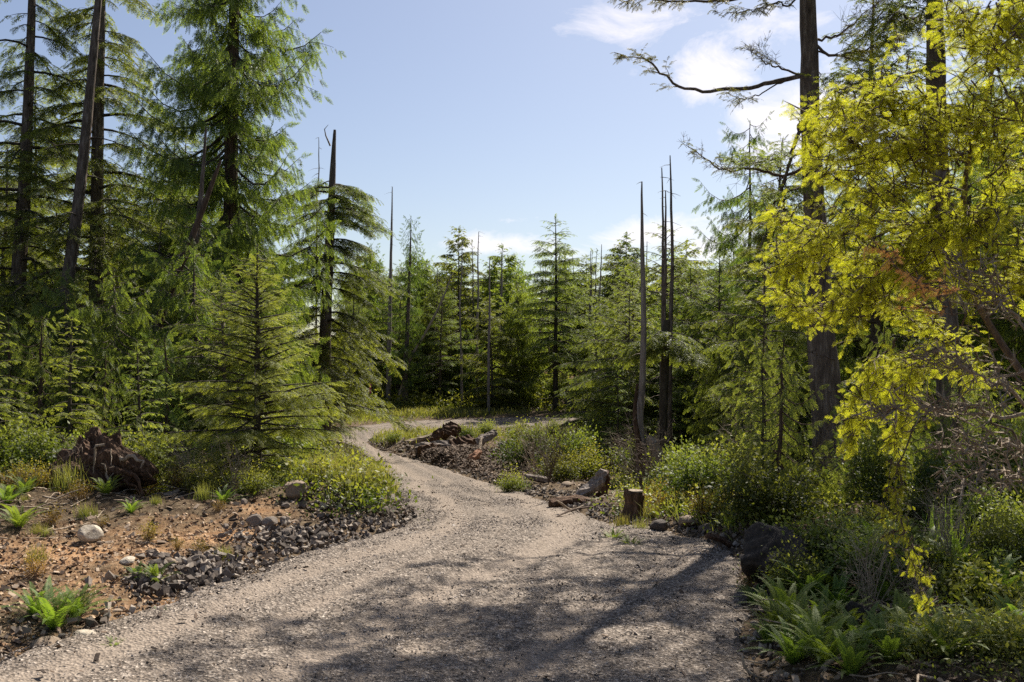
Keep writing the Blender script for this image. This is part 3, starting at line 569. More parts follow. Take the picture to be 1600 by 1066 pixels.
def tuft(seed, n, L, spread, mat='grass'):
    rng = np.random.RandomState(seed); C = Buf()
    for i in range(n):
        phi = rng.rand()*6.28; l = L*(.5+.7*rng.rand()); t = np.linspace(0, 1, 5)[:,None]; out_ = np.array([cos(phi), sin(phi), 0]); b = rng.rand()*.55
        o = np.array([rng.randn()*spread, rng.randn()*spread, 0]); p = o+out_*t*l*b*.6+out_*(t**2)*l*b*.5+UP*(t*l-b*.5*l*t**2.2); lat = nrm(np.cross(out_, UP)+rng.randn(3)*.3)*.0045*(1-.85*t)*(1+L)
        C.add(np.stack([p-lat, p+lat], 1).reshape(-1, 3), np.array([[2*i, 2*i+1, 2*i+3, 2*i+2] for i in range(4)]), np.repeat(t[:,0], 2), rng.rand())
    return C.mesh('grass_tuft', M[mat])
for i in range(3): LIB[f'tuft{i}'] = (tuft(320+i, 160, .38, .10), None)
LIB['strap0'] = (tuft(330, 80, .55, .12, 'fern'), None)

# ---------------------------------------------------------------- placing things
PLACED = []       # for the labels of the many: (object, words for it, px, depth)
def plant(key, name, x, y, s=1., rot=None, cat='tree', label=None, group=None, words=None, sz=1., tilt=(0,0), parts=('trunk','crown'), z=None):
    tr, cr = LIB[key]; rot = random.random()*6.28 if rot is None else rot; zz = gz(x, y) if z is None else z
    if cr is None:
        o = obj(name, tr, None, (x, y, zz-.02), (tilt[0], tilt[1], rot), (s, s, s*sz))
    else:
        o = obj(name, None, None, (x, y, zz-.02), (tilt[0], tilt[1], rot), (s, s, s*sz)); o.empty_display_size = .2
        obj(parts[0], tr, o); obj(parts[1], cr, o)
    tag(o, label, cat, group)
    if words: PLACED.append((o, words, CX+F*x/max(y, .5), y))
    return o
random.seed(5)
TAKEN = []
def free(x, y, r):
    for a, b, q in TAKEN:
        if (a-x)**2+(b-y)**2 < (r+q)**2: return False
    return True

# --- hero trees -------------------------------------------------------------
def root_at(name, x, y, label, cat='tree', group=None, z=None):
    o = obj(name, None, None, (x, y, gz(x, y) if z is None else z)); tag(o, label, cat, group); TAKEN.append((x, y, .5)); return o
def local(P, o): return np.asarray(P)-np.array(o.location)
def photo_trunk(o, pix, y, wid, mat='bark', k=12, rough=.14, seed=1, extra=None, name='trunk', below=.4):
    """trunk through photo points at the tree's own distance; widths in photo pixels"""
    P = np.array([px3(a, b_, y) for a, b_ in pix]); R = np.array(wid)/2/F*y; n = 26
    PP = resample(P, n); RR = np.interp(np.linspace(0, 1, n), np.linspace(0, 1, len(R)), R); rng = np.random.RandomState(seed)
    W = Buf(); Q = local(PP, o)
    if below: 
        Q = np.vstack([Q, [Q[-1][0], Q[-1][1], -below]]) if Q[-1][2] > Q[0][2]-0 and False else Q
    tube(W, Q, RR, k, rough, rng, .5)
    if extra: extra(W, rng)
    return obj(name, W.mesh(name, M[mat], True), o), PP

# the big trunk on the right, with its long bare branches
yb = 16.5; xb = (1300-CX)/F*yb
R1 = root_at('hemlock_tree', xb, yb, 'tall hemlock with thick brown trunk and long bare sweeping branches, right of the road')
zb = R1.location.z
pybase = HY+F*(CH-zb)/yb+6
_, R1P = photo_trunk(R1, [(1235,-420),(1246,-200),(1262,0),(1266,160),(1272,320),(1284,520),(1296,690),(1304,pybase)], yb, [6,17,25,29,33,42,52,70], 'bark', 14, .14, 2)
def big_branch(o, pix, y0, y1, r, kind='hemM', size=.3, spacing=.08, start=.3, bare=0, seed=1, leaf='hem', hang=0., name='branch', up=0., sub=8, sub_l=.6, rnd=.6, wood='twig', side=1., subup=.2):
    rng = np.random.RandomState(seed); n = len(pix); P = np.array([px3(a, b_, y0+(y1-y0)*i/(n-1)) for i, (a, b_) in enumerate(pix)]); P = resample(P, 12+2*n); P = local(P, o)
    P[2:] += rng.randn(len(P)-2, 3)*.012; W, C = Buf(), Buf(); s = np.linspace(0, 1, len(P)); tube(W, P, r*(1-.88*s), 6, .1, rng, .5)
    L = np.linalg.norm(np.diff(P, axis=0), axis=1).sum(); tan = nrm(np.gradient(P, axis=0))
    for i in range(sub):
        q = start*.7+(1-start*.7)*(i+rng.rand())/sub; j = min(int(q*(len(P)-1)), len(P)-2); sg = 1 if i % 2 else -1
        d = nrm(tan[j]*.8+np.cross(UP, tan[j])*sg*.75+UP*(subup*rng.rand()*2-.05)+rng.randn(3)*.15); l = sub_l*(1.15-.7*q)*(.6+.7*rng.rand()); ss = np.linspace(0, 1, 5)[:,None]
        p2 = P[j]+d*ss*l+UP*.15*l*(ss**2)*rng.randn()+rng.randn(5, 3)*.03*l*ss; tube(W, p2, r*.32*(1-.85*ss[:,0])*(1-.5*q), 4, 0, None, .5)
        for _ in range(5 if bare else 3):      # fine twigs
            jj = rng.randint(1, 4); dd = nrm(d+rng.randn(3)*.55+UP*.15); l3 = l*.5*(.5+rng.rand()); p3 = p2[jj]+dd*ss[::2]*l3+rng.randn(3, 3)*.02; tube(W, p3, .0045*(1-.7*ss[::2,0]), 3, 0, None, .5)
            if bare:
                for _2 in range(3): d4 = nrm(dd+rng.randn(3)*.6); p4 = p3[1]+d4*ss[::2]*l3*.6; tube(W, p4, .003*(1-.6*ss[::2,0]), 3, 0, None, .5)
            if not bare or (bare < 1 and rng.rand() < .35): dress(C, p3, kind, rng, .1, spacing, size*.6, hang, .4, rnd, up=up)
        if not bare or (bare < 1 and rng.rand() < .5): dress(C, p2, kind, rng, .25, spacing, size, hang, .5, rnd, up=up)
    if not bare: dress(C, P[int(len(P)*start):], kind, rng, .05, spacing, size, hang, .55, rnd, side, up=up)
    elif bare < 1: dress(C, P[int(len(P)*max(start, .6)):], kind, rng, .05, spacing*1.2, size*.8, hang, .5, rnd, up=up)
    bo = obj(name, W.mesh(name, M[wood], True), o); cm_ = C.mesh('foliage', M[leaf])
    if cm_: obj('foliage', cm_, bo)
    return bo
big_branch(R1, [(1255,118),(1210,128),(1175,136),(1130,140),(1090,141),(1060,135),(1035,115),(1010,95),(985,88),(960,82)], yb, yb-.6, .045, size=.20, spacing=.06, start=.72, seed=3, leaf='dryneedle', sub=7, sub_l=.45, up=.15, wood='bark')
big_branch(R1, [(1255,118),(1225,108),(1200,100),(1185,88),(1172,78)], yb, yb-.5, .022, bare=.9, seed=4, leaf='dryneedle', sub=9, sub_l=.55, size=.14, start=.3)
big_branch(R1, [(1225,128),(1190,146),(1165,155),(1145,150),(1130,142)], yb, yb-.8, .014, seed=5, leaf='dryneedle', size=.16, spacing=.06, sub=6, sub_l=.35, start=.4, up=.1)
big_branch(R1, [(1258,-30),(1190,-12),(1130,2),(1060,2),(1010,-2),(965,6)], yb, yb-.8, .035, seed=6, leaf='dryneedle', size=.22, spacing=.07, sub=10, sub_l=.45, start=.5)
big_branch(R1, [(1262,-30),(1235,8),(1215,5),(1185,14),(1165,18),(1130,22)], yb, yb-1.2, .02, seed=7, leaf='dryneedle', size=.20, spacing=.06, sub=9, sub_l=.4, start=.3)
big_branch(R1, [(1275,62),(1305,58),(1330,40),(1350,20),(1372,6)], yb, yb+.3, .025, bare=.9, seed=8, leaf='dryneedle', sub=14, sub_l=.7, size=.15, start=.2)
big_branch(R1, [(1277,72),(1300,88),(1330,82),(1370,70),(1410,52),(1436,40)], yb, yb-.6, .03, seed=9, leaf='dryneedle', size=.26, spacing=.06, sub=14, sub_l=.65, start=.25, up=.1)
big_branch(R1, [(1277,80),(1320,90),(1345,95),(1370,92),(1400,75)], yb, yb-.9, .018, bare=.9, seed=10, leaf='dryneedle', size=.15, sub=10, sub_l=.5, start=.3)
big_branch(R1, [(1278,110),(1290,135),(1300,150),(1305,168)], yb, yb-.4, .01, bare=1, seed=11, leaf='dryneedle', sub=5, sub_l=.25)
big_branch(R1, [(1255,190),(1248,200),(1238,240),(1230,270),(1215,310),(1200,350),(1190,385)], yb, yb-.5, .045, bare=1, seed=12, sub=5, sub_l=.5, subup=-.4)
big_branch(R1, [(1228,280),(1222,300),(1228,340),(1233,372)], yb-.2, yb-.5, .026, bare=1, seed=13, sub=4, sub_l=.3, subup=-.4)
big_branch(R1, [(1256,262),(1225,275),(1195,268),(1165,264),(1140,268),(1115,258),(1090,240),(1070,226)], yb, yb-.6, .035, bare=.9, seed=14, leaf='dryneedle', sub=12, sub_l=.6, size=.2, start=.2)
big_branch(R1, [(1254,240),(1225,245),(1200,250),(1170,255),(1140,252)], yb, yb-1.0, .02, seed=15, leaf='hemlight', sub=10, sub_l=.5, size=.26, spacing=.06, start=.2)
big_branch(R1, [(1256,290),(1230,300),(1200,310),(1175,330)], yb, yb-1.1, .018, seed=16, leaf='hemlight', sub=10, sub_l=.5, size=.26, spacing=.06, start=.2)
big_branch(R1, [(1280,225),(1300,228),(1320,240),(1350,260)], yb, yb+.6, .02, seed=17, sub=8, sub_l=.5, size=.26, spacing=.07, start=.2)
big_branch(R1, [(1280,180),(1300,178),(1330,186),(1360,190)], yb, yb-.3, .018, seed=18, leaf='dryneedle', sub=8, sub_l=.45, size=.22, spacing=.07, start=.2)
big_branch(R1, [(1305,562),(1280,555),(1268,550),(1250,546)], yb-.2, yb-1.4, .012, bare=1, seed=19, sub=3, sub_l=.2)
for i, pix in enumerate([[(1262,-110),(1180,-100),(1090,-112),(1000,-125),(930,-118)], [(1252,-190),(1170,-185),(1080,-200),(1000,-190),(950,-205)], [(1248,-280),(1180,-285),(1100,-275),(1010,-290)], [(1250,-240),(1200,-225),(1120,-240),(1060,-250)]]):  # limbs added above the frame, placed to cast shade on the near road
    big_branch(R1, pix, yb, yb-1.2-.3*i, .04, seed=25+i, size=.38, spacing=.13, sub=9, sub_l=.8, start=.25, leaf='hem')
# crown above the frame (it throws the shade on the road)
def high_crown(o, trunkP, z0, z1, n, Lmax, seed, kind='hemM', size=.45, leaf='hem', spacing=.13, dens=1.):
    rng = np.random.RandomState(seed); W, C = Buf(), Buf(); T = local(trunkP, o); T = T[np.argsort(T[:,2])]
    for i in range(n):
        f = (i+rng.rand())/n; z = z0+(z1-z0)*f; org = np.array([np.interp(z, T[:,2], T[:,0]), np.interp(z, T[:,2], T[:,1]), z]); phi = i*2.4+rng.randn()*.3; L = Lmax*(1-.7*f)*(.6+.6*rng.rand()); s = np.linspace(0, 1, 6)[:,None]
        ov = np.array([cos(phi), sin(phi), 0]); p = org+ov*s*L+UP*L*(.12*s-.25*s**2); tube(W, p, (.008+.012*L)*(1-.85*s[:,0]), 4, 0, None, .4); dress(C, p, kind, rng, .2, spacing, size, 0, .5, .5)
        for q in (.35, .6, .8):
            for sg in (-1, 1):
                pp = p[int(q*5)]; dd = nrm(ov*.8+np.cross(UP, ov)*sg*.7); p2 = pp+dd*s[:4]*L*.5-UP*.1*L*s[:4]**2; tube(W, p2, .008*(1-s[:4,0]), 3); dress(C, p2, kind, rng, .1, spacing, size*.8, 0, .5, .5)
    bo = obj('upper_branches', W.mesh('upper_branches', M['bark'], True), o); tag(bo, kind='stuff'); cr = obj('crown', C.mesh('crown', M[leaf]), o); return cr
high_crown(R1, R1P, 9.6, 13.2, 24, 3.0, 21)

# second big trunk at the right
y2 = 14.5; x2 = (1492-CX)/F*y2
R2 = root_at('hemlock_tree', x2, y2, 'dark thick hemlock trunk rising behind the yellow-green sapling at right')
_, R2P = photo_trunk(R2, [(1452,-300),(1458,-100),(1462,60),(1464,200),(1472,420),(1486,620),(1494,HY+F*(CH-R2.location.z)/y2+5)], y2, [8,20,28,31,36,40,60], 'bark', 14, .14, 31)
for i, (pix, sd_) in enumerate([([(1462,100),(1430,112),(1390,122),(1350,128),(1315,138)], 1), ([(1464,160),(1500,170),(1550,175),(1620,190)], 2), ([(1464,60),(1500,55),(1550,80),(1610,100)], 3),
        ([(1466,250),(1520,240),(1570,260),(1640,280)], 4), ([(1470,300),(1500,330),(1560,345),(1620,350)], 5), ([(1468,210),(1430,215),(1400,230),(1370,250)], 6), ([(1460,20),(1430,30),(1400,20),(1380,50)], 8)]):
    big_branch(R2, pix, y2, y2+(.8 if i % 2 else -1.0), .03, seed=40+sd_, sub=12, sub_l=.8, size=.36, spacing=.09, start=.15, rnd=.35)
high_crown(R2, R2P, 8.2, 11.5, 20, 2.6, 52)

# near yellow-green sapling on the right
yy_ = 4.3; YH = root_at('hemlock_sapling', 3.2, yy_, 'bright yellow-green hemlock sapling leaning in from the right, very close to the camera')
def sap_stem(pix, ya, yb_, r0, r1, name='stem', seed=1):
    rng = np.random.RandomState(seed); n = len(pix); P = np.array([px3(a, b_, ya+(yb_-ya)*i/(n-1)) for i, (a, b_) in enumerate(pix)]); P = local(resample(P, 24), YH); P[1:-1] += rng.randn(22, 3)*.004
    W = Buf(); tube(W, P, np.linspace(r0, r1, 24), 8, .1, rng, .5); return obj(name, W.mesh(name, M['twig'], True), YH), P
xs, zs = 3.2, YH.location.z
p0 = (CX+F*3.2/yy_, HY+F*(CH-zs)/yy_+20)
sap_stem([p0, (1780,900), (1690,690), (1600,585), (1540,500), (1508,410), (1505,320), (1518,240), (1542,150), (1560,60), (1575,-60)], yy_, 4.1, .022, .006, 'stem', 1)
def sap_branch(pix, ya, yb_, r=.010, size=.15, sub=10, sub_l=.35, keep=False, seed=1, leaf='yellow', hang=.15, spacing=.035, start=.12, name='branch', sparse=False, kind='hemN'):
    if not keep and pix[-1][0] < 1400: n_ = len(pix)-1; pix = [(a+38*(i/n_), b_) for i, (a, b_) in enumerate(pix)]
    return big_branch(YH, pix, ya, yb_, r, kind=kind, size=size, spacing=spacing, start=start, seed=seed, leaf=leaf, hang=hang, sub=sub, sub_l=sub_l, rnd=.5, name=name, subup=-.05)
SB = [([(1600,120),(1570,90),(1530,60),(1500,30)], 4.0, 3.9, 12, .3, 50), ([(1580,240),(1550,200),(1500,180),(1460,200)], 4.0, 4.0, 12, .3, 51), ([(1600,330),(1560,330),(1520,350),(1480,340)], 4.0, 4.0, 12, .3, 52), ([(1500,260),(1450,210),(1400,230),(1340,240)], 4.1, 4.3, 12, .3, 53), ([(1620,450),(1580,430),(1550,400),(1530,360)], 4.0, 3.9, 10, .3, 54), ([(1450,180),(1420,150),(1380,150),(1330,180)], 4.1, 4.2, 10, .3, 55),
      ([(1508,400),(1470,330),(1450,300),(1400,292),(1340,295),(1270,262)], 4.1, 4.3, 22, .34, 11), ([(1506,320),(1480,260),(1440,230),(1380,200),(1330,175),(1300,165)], 4.1, 3.9, 20, .32, 12), ([(1510,420),(1460,370),(1400,350),(1330,345),(1260,360),(1215,330)], 4.1, 4.4, 24, .36, 13),
      ([(1530,480),(1470,430),(1400,410),(1330,400),(1270,420)], 4.1, 4.5, 20, .34, 14), ([(1512,280),(1480,200),(1440,170),(1400,160),(1350,175)], 4.1, 4.2, 16, .3, 15),
      ([(1555,90),(1580,60),(1600,30),(1630,0)], 4.1, 3.7, 12, .3, 17), ([(1520,230),(1560,190),(1600,160),(1650,120)], 4.1, 3.6, 14, .3, 18), ([(1506,350),(1550,300),(1590,260),(1640,240)], 4.1, 3.9, 12, .3, 19),
      ([(1600,600),(1540,560),(1480,520),(1430,495),(1380,470),(1330,450)], 4.2, 4.4, 20, .34, 20), ([(1560,545),(1500,560),(1440,560),(1400,580),(1370,620),(1340,660)], 4.2, 4.6, 14, .24, 21),
      ([(1350,440),(1320,460),(1290,480),(1255,480),(1230,470)], 4.5, 4.6, 14, .28, 22), ([(1400,530),(1370,560),(1350,600),(1335,650),(1330,700)], 4.4, 4.5, 9, .14, 23), ([(1430,560),(1420,600),(1410,650),(1400,700)], 4.4, 4.5, 7, .12, 24),
      ([(1380,250),(1340,230),(1300,210),(1270,200)], 4.15, 4.2, 12, .24, 28), ([(1500,40),(1530,20),(1560,20),(1600,60)], 3.9, 3.6, 12, .28, 29), ([(1540,500),(1560,450),(1600,420),(1640,380)], 4.1, 3.9, 12, .3, 30),
      ([(1330,350),(1290,380),(1255,400),(1225,430)], 4.3, 4.5, 14, .26, 31), ([(1420,360),(1400,400),(1370,440),(1340,480)], 4.2, 4.3, 14, .26, 32), ([(1470,300),(1450,350),(1440,400),(1430,440)], 4.1, 4.3, 12, .26, 33)]
for pix, a, b_, sub, sl, sd_ in SB: sap_branch(pix, a, b_, .006, .09, sub+9, sl*.78, sd_, spacing=.031)
# drooping branch tip low down
sap_branch([(1600,700),(1540,640),(1470,620),(1425,680),(1405,760),(1412,830),(1432,890),(1448,945)], 4.2, 4.0, .006, .06, 18, .075, 26, spacing=.034, start=.5, hang=.5)
sap_branch([(1405,700),(1390,760),(1382,800),(1392,860)], 4.2, 4.1, .003, .05, 7, .07, 27, spacing=.036, start=.2, hang=.5)
o_ = sap_branch([(1530,520),(1490,480),(1450,450),(1410,420),(1385,395)], 3.9, 3.5, .005, .07, 8, .13, 40, leaf='orange', spacing=.03, start=.35, name='dying_branch'); tag(o_, 'orange dying twigs among the green')
for i, pix in enumerate([[(1640,655),(1560,650),(1500,645),(1440,640),(1385,640)], [(1640,680),(1590,620),(1540,590),(1490,570),(1440,540)], [(1640,800),(1590,745),(1540,740),(1490,760)], [(1640,560),(1590,500),(1540,455),(1500,420)], [(1640,720),(1600,700),(1550,690),(1480,700)]]):
    big_branch(YH, pix, 3.9, 3.7, .009, bare=1, seed=60+i, sub=9, sub_l=.22, wood='deadwood', name='dead_branch', subup=.1)

# --- left hand big trees -----------------------------------------------------
def hero_line(name, pix, y, wid, label, mat='bark', seed=1, cat='tree', **kw):
    bx = (pix[-1][0]-CX)/F*y; o = root_at(name, bx, y, label, cat); pyb = HY+F*(CH-o.location.z)/y+4
    pix = list(pix[:-1])+[(pix[-1][0], pyb)]; return o, photo_trunk(o, pix, y, wid, mat, 9, .12, seed, **kw)[1]
def clothe(o, PP, zlo, zhi, n, Lmax, style, seed, lod='hemM', size=.5, spacing=.14, shape=.5, phis=None, gaps=(), droop=.3, leaf=None, bare=0, irregular=.35):
    rng = np.random.RandomState(seed); W, C = Buf(), Buf(); T = local(PP, o); T = T[np.argsort(T[:,2])]; s = np.linspace(0, 1, 6)[:,None]
    for i in range(n):
        f = (i+rng.rand())/n; z = zlo+(zhi-zlo)*f
        if any(a < f < b_ for a, b_ in gaps): continue
        org = np.array([np.interp(z, T[:,2], T[:,0]), np.interp(z, T[:,2], T[:,1]), z]); phi = i*2.4+rng.randn()*.4 if phis is None else phis[i % len(phis)]+rng.randn()*.3
        L = Lmax*(1-f)**shape*(1-irregular+2*irregular*rng.rand())+.15; ov = np.array([cos(phi), sin(phi), 0]); lv = np.cross(UP, ov)
        if style == 'hem': p = org+ov*s*L+UP*L*(.15*s-droop*(.8+.6*rng.rand())*s**2)
        else: p = org+ov*s*L+UP*L*(-.1*s-.3*np.sin(s*pi*.9)+.15*s**3)
        p = p+lv*rng.randn()*.12*L*s**2; tube(W, p, (.010+.014*L)*(1-.85*s[:,0]), 4, 0, None, .4); hg = 0 if style == 'hem' else .75; r_ = np.clip(.45+rng.randn()*.25, 0, 1)
        if bare and rng.rand() < bare: 
            for _ in range(4): d = nrm(ov+rng.randn(3)*.6); tube(W, p[3]+d*s[:4]*L*.4, .008*(1-s[:4,0]), 3)
            continue
        dress(C, p, lod, rng, .15, spacing, size, hg, .45, r_)
        if L > .8:
            for q in (.3, .5, .7, .85):
                for sg in (-1, 1):
                    pp = np.array([np.interp(q, s[:,0], p[:,c_]) for c_ in range(3)]); l2 = L*.42*(.6+.6*rng.rand())*(1.2-.5*q); dd = nrm(ov*.75+lv*sg*.75+UP*(-.1+.1*rng.randn())); p2 = pp+dd*s*l2-UP*(.3 if hg else .22)*l2*s**2
                    tube(W, p2[::2], (.005+.006*l2)*(1-.8*s[::2,0]), 3); dress(C, p2, lod, rng, .08, spacing, size*.8, hg, .45, np.clip(r_+rng.randn()*.1, 0, 1))
    br = obj('limb', W.mesh('limb', M['barkmoss'], True), o); tag(br, kind='stuff'); cm_ = C.mesh('crown', M[leaf or style])
    if cm_: obj('crown', cm_, o)
o, P = hero_line('hemlock_tree', [(58,-230),(50,0),(44,160),(38,300),(28,450),(18,590)], 28, [5,11,15,19,22,30], 'slender dark hemlock with sparse drooping sprays, leftmost big trunk', seed=71); clothe(o, P, 3.4, 14, 60, 2.6, 'hem', 71, size=.5, bare=.15, droop=.45, irregular=.65)
o, P = hero_line('dead_tree', [(168,-150),(152,20),(140,150),(128,270),(112,400),(97,520),(85,620)], 26, [7,11,14,16,18,22,30], 'grey bare trunk leaning right, crossing the straight trunk beside it', 'bark', seed=72, cat='dead tree'); clothe(o, P, 4.5, 11, 9, 1.2, 'hem', 72, bare=1.)
o, P = hero_line('hemlock_tree', [(160,-260),(157,0),(153,200),(150,400),(150,590)], 29, [8,15,18,20,28], 'straight dark hemlock trunk just right of the leaning grey trunk', 'bark', seed=73); clothe(o, P, 2.8, 15, 74, 2.9, 'hem', 73, size=.55, droop=.42, irregular=.65)
o, P = hero_line('cedar_tree', [(372,-260),(368,-60),(364,80),(361,240),(360,400),(358,640)], 27, [6,13,17,20,23,34], 'tall shaggy red cedar with hanging foliage left of the open sky', 'barkred', seed=74); clothe(o, P, 3.0, 14.4, 140, 1.75, 'ced', 74, 'cedM', .62, .12, .10, irregular=.75)
o, P = hero_line('cedar_tree', [(345,250),(330,290),(300,370),(268,450),(245,520),(225,640)], 22, [3,7,10,12,14,17], 'thin cedar leaning right, dark stem in front of the shaggy cedar', 'barkred', seed=75); clothe(o, P, 2.0, 5.6, 22, 1.3, 'ced', 75, 'cedM', .4, .11, .4)
o, P = hero_line('cedar_tree', [(322,200),(312,330),(300,420),(288,500),(280,640)], 24, [3,8,11,13,16], 'thin grey-stemmed cedar between the leaning stem and the shaggy cedar', 'bark', seed=76); clothe(o, P, 2.5, 6.6, 24, 1.3, 'ced', 76, 'cedM', .42, .11, .4)
# broken-top hemlock
o, P = hero_line('hemlock_tree', [(523,203),(520,260),(517,330),(512,430),(508,520),(505,640)], 32, [4,9,12,16,18,24], 'broken-topped hemlock with a bare spike tip, standing alone against the sky', 'bark', seed=77)
clothe(o, P, 8.0, 9.35, 18, 1.45, 'hem', 770, 'hemM', .5, .09, .1, droop=.42, irregular=.45); clothe(o, P, 5.7, 7.6, 18, 1.7, 'hem', 771, 'hemM', .5, .09, .1, droop=.45, irregular=.5); clothe(o, P, 1.8, 5.4, 30, 2.6, 'hem', 772, 'hemM', .55, .12, .25, droop=.5)
W = Buf(); tube(W, local([px3(516,228,32), px3(509,212,32), px3(507,202,32), px3(513,195,32)], o), [.03,.022,.015,.006], 4); obj('broken_spike', W.mesh('broken_spike', M['snag'], True), o)
# young hemlock in front, left of the bend
yh = 15.2
def make_young():
    return conifer(501, 3.85, .06, .5, 1.38, 150, 'hem', 'hemN', .36, .075, .02, shape=.72, deadlow=5, k=8, leafmat='hemlight', barkmat='barkmoss', irregular=.3, droop=.4)
LIB['hero'] = make_young(); xh = (405-CX)/F*yh; TAKEN.append((xh, yh, 1.2))
plant('hero', 'hemlock_tree', xh, yh, 1, 1.0, label='young bright green hemlock with layered branches left of the road bend')
# layered hemlock past the bend
LIB['layer'] = conifer(502, 11.5, .17, 3.0, 3.0, 90, 'hem', 'hemM', .55, .15, .015, shape=.7, deadlow=8, k=8, tiers=15, sparse=.0, barkmat='barkmoss', irregular=.25, droop=.8)
yl = 59.5; xl = (868-CX)/F*yl; TAKEN.append((xl, yl, 1)); plant('layer', 'hemlock_tree', xl, yl, 1.08, 2, label='lone layered hemlock with a flat tiered crown rising above the far road', z=gz(xl, yl)-.3)
# sparse cedar behind the snags
LIB['sparse'] = conifer(503, 14.2, .15, 5.2, 2.4, 46, 'ced', 'cedM', .5, .12, .015, shape=.45, deadlow=8, k=8, sparse=.1, barkmat='barkred', irregular=.5)
ysd = 34.; x_ = (1168-CX)/F*ysd; TAKEN.append((x_, ysd, .8)); plant('sparse', 'cedar_tree', x_, ysd, .82, 0, label='open-crowned cedar with thin straight trunk between the snags and the big trunk')
# columnar dark tree left of centre
LIB['column'] = conifer(504, 13, .2, .8, 1.1, 110, 'ced', 'cedM', .5, .12, .02, shape=.25, deadlow=2, k=8, irregular=.3, lean=(.02, 0))
ysd = 60.; x_ = (632-CX)/F*ysd; TAKEN.append((x_, ysd, .8)); plant('column', 'cedar_tree', x_, ysd, .92, 0, label='narrow dark ivy-like cedar column above the road bend')
# snags on the right of the road
def snag_line(pix, y, wid, label, seed, group=None, mat='snag', stubs=8, pyb=None):
    bx = (pix[-1][0]-CX)/F*y; o = root_at('dead_tree', bx, y, label, 'dead tree', group)
    rng = np.random.RandomState(seed); P = np.array([px3(a, b_, y) for a, b_ in pix[:-1]]+[[bx, y, o.location.z-.1]]); Q = resample(P, 22); Q[1:-1,:2] += np.cumsum(rng.randn(20, 2), 0)*.006; R = np.interp(np.linspace(0, 1, 22), np.linspace(0, 1, len(wid)), wid)/2/F*y
    W = Buf(); tube(W, local(Q, o), R, 9, .16, rng, .5)
    for i in range(stubs*2+4):
        j = rng.randint(0, 18); phi = rng.rand()*6.28; L = .08+.55*rng.rand()**2; s = np.linspace(0, 1, 3)[:,None]; tube(W, local(Q, o)[j]+np.array([cos(phi), sin(phi), 0])*s*L-UP*.3*L*s**2, .011*(1-.8*s[:,0]), 3)
    obj('trunk', W.mesh('trunk', M[mat], True), o); return o
o = snag_line([(1003,284),(1004,380),(1006,480),(1003,600),(998,660),(1004,720),(1000,760)], 22, [2,6,8.5,10,14,17,20], 'thick weathered snag with a twisted foot, tallest pointed pole right of the road', 81, stubs=4)
W = Buf(); rg = np.random.RandomState(5); tube(W, local(resample([px3(1008,694,22), px3(1018,688,21.9), px3(1028,710,21.8), px3(1036,750,21.7), px3(1034,775,21.7)], 12), o), [.04,.09,.11,.12,.12,.13,.13,.13,.13,.13,.14,.15], 9, .15, rg, .5); obj('root', W.mesh('root', M['deadwood'], True), o)
W = Buf(); tube(W, local(resample([px3(996,600,22), px3(992,650,21.9), px3(1000,700,21.8), px3(1008,740,21.8)], 12), o), np.linspace(.03, .09, 12), 8, .2, rg, .4); obj('peeling_bark', W.mesh('peeling_bark', M['rot'], True), o)
snag_line([(1047,243),(1048,330),(1049,420),(1046,520),(1044,640),(1042,770)], 25, [1.5,4,5.5,7,11,14], 'thin dark snag, rightmost of the close trio of bare poles', 82, 'trio of thin bare snags', 'bark', 8)
snag_line([(1034,262),(1035,350),(1035,430),(1034,520),(1033,640),(1032,770)], 26, [1.5,3.5,5,6,8,9], 'thin pale snag, leftmost of the close trio of bare poles', 83, 'trio of thin bare snags', 'bark', 10)
snag_line([(1040,298),(1040,360),(1040,430),(1039,520),(1038,640),(1037,770)], 25.5, [1.5,3.5,5,6,8,9], 'thin shorter snag in the middle of the close trio of bare poles', 84, 'trio of thin bare snags', 'bark', 6)
# tufted hemlock below the trio
o, P = hero_line('hemlock_tree', [(1042,500),(1040,540),(1038,600),(1036,660),(1034,760)], 23, [10,13,14,14,20], 'stub-topped trunk with one umbrella tuft of dark foliage under the bare poles', 'barkmoss', seed=85)
clothe(o, P, 3.25, 3.75, 16, .85, 'hem', 85, 'hemM', .42, .07, .1, droop=.45, irregular=.2)
snag_line([(613,292),(612,360),(610,430),(608,520),(606,640)], 61, [1.2,3.5,5,6.5,9], 'lone bare pole rising above trees left of centre', 86, None, 'snag', 14)
snag_line([(706,428),(690,470),(665,520),(640,565),(620,640)], 60, [1.5,3,4,4.5,6], 'pale bare pole leaning right above the road bend', 87, None, 'deadwood', 6)
for i, (a, b_, y, wd, lb) in enumerate([(371,0,0,0,0)]*0+[(940,382,60,5,'thin bare pole left of the tall pointed snag'), (923,392,62,4,'thin bare pole just right of the layered hemlock'), (783,392,64,5,'bare pole right of the far tree cluster'), (748,362,62,5,'bare-tipped pole in the far tree cluster'), (722,378,60,4,'bare crooked pole left of the far tree cluster'), (498,215,40,4,'thin bare pole just left of the broken-topped hemlock'), (1011,378,58,5,'short bare pole just right of the pointed snag'), (765,402,58,5,'low bare pole above the dark gap in the trees'), (212,250,36,4,'thin bare pole between shaggy cedar and straight trunk'), (172,262,34,6,'grey bare pole right beside the straight trunk')]):
    snag_line([(a, b_), (a-1+i%3, b_+50), (a-3+i%4, b_+90), (a-2, b_+150), (a-4+i%5, 640)], y, [.8, wd*.45, wd*.6, wd*.7, wd*1.0], lb, 800+i, None, 'snag', 9)

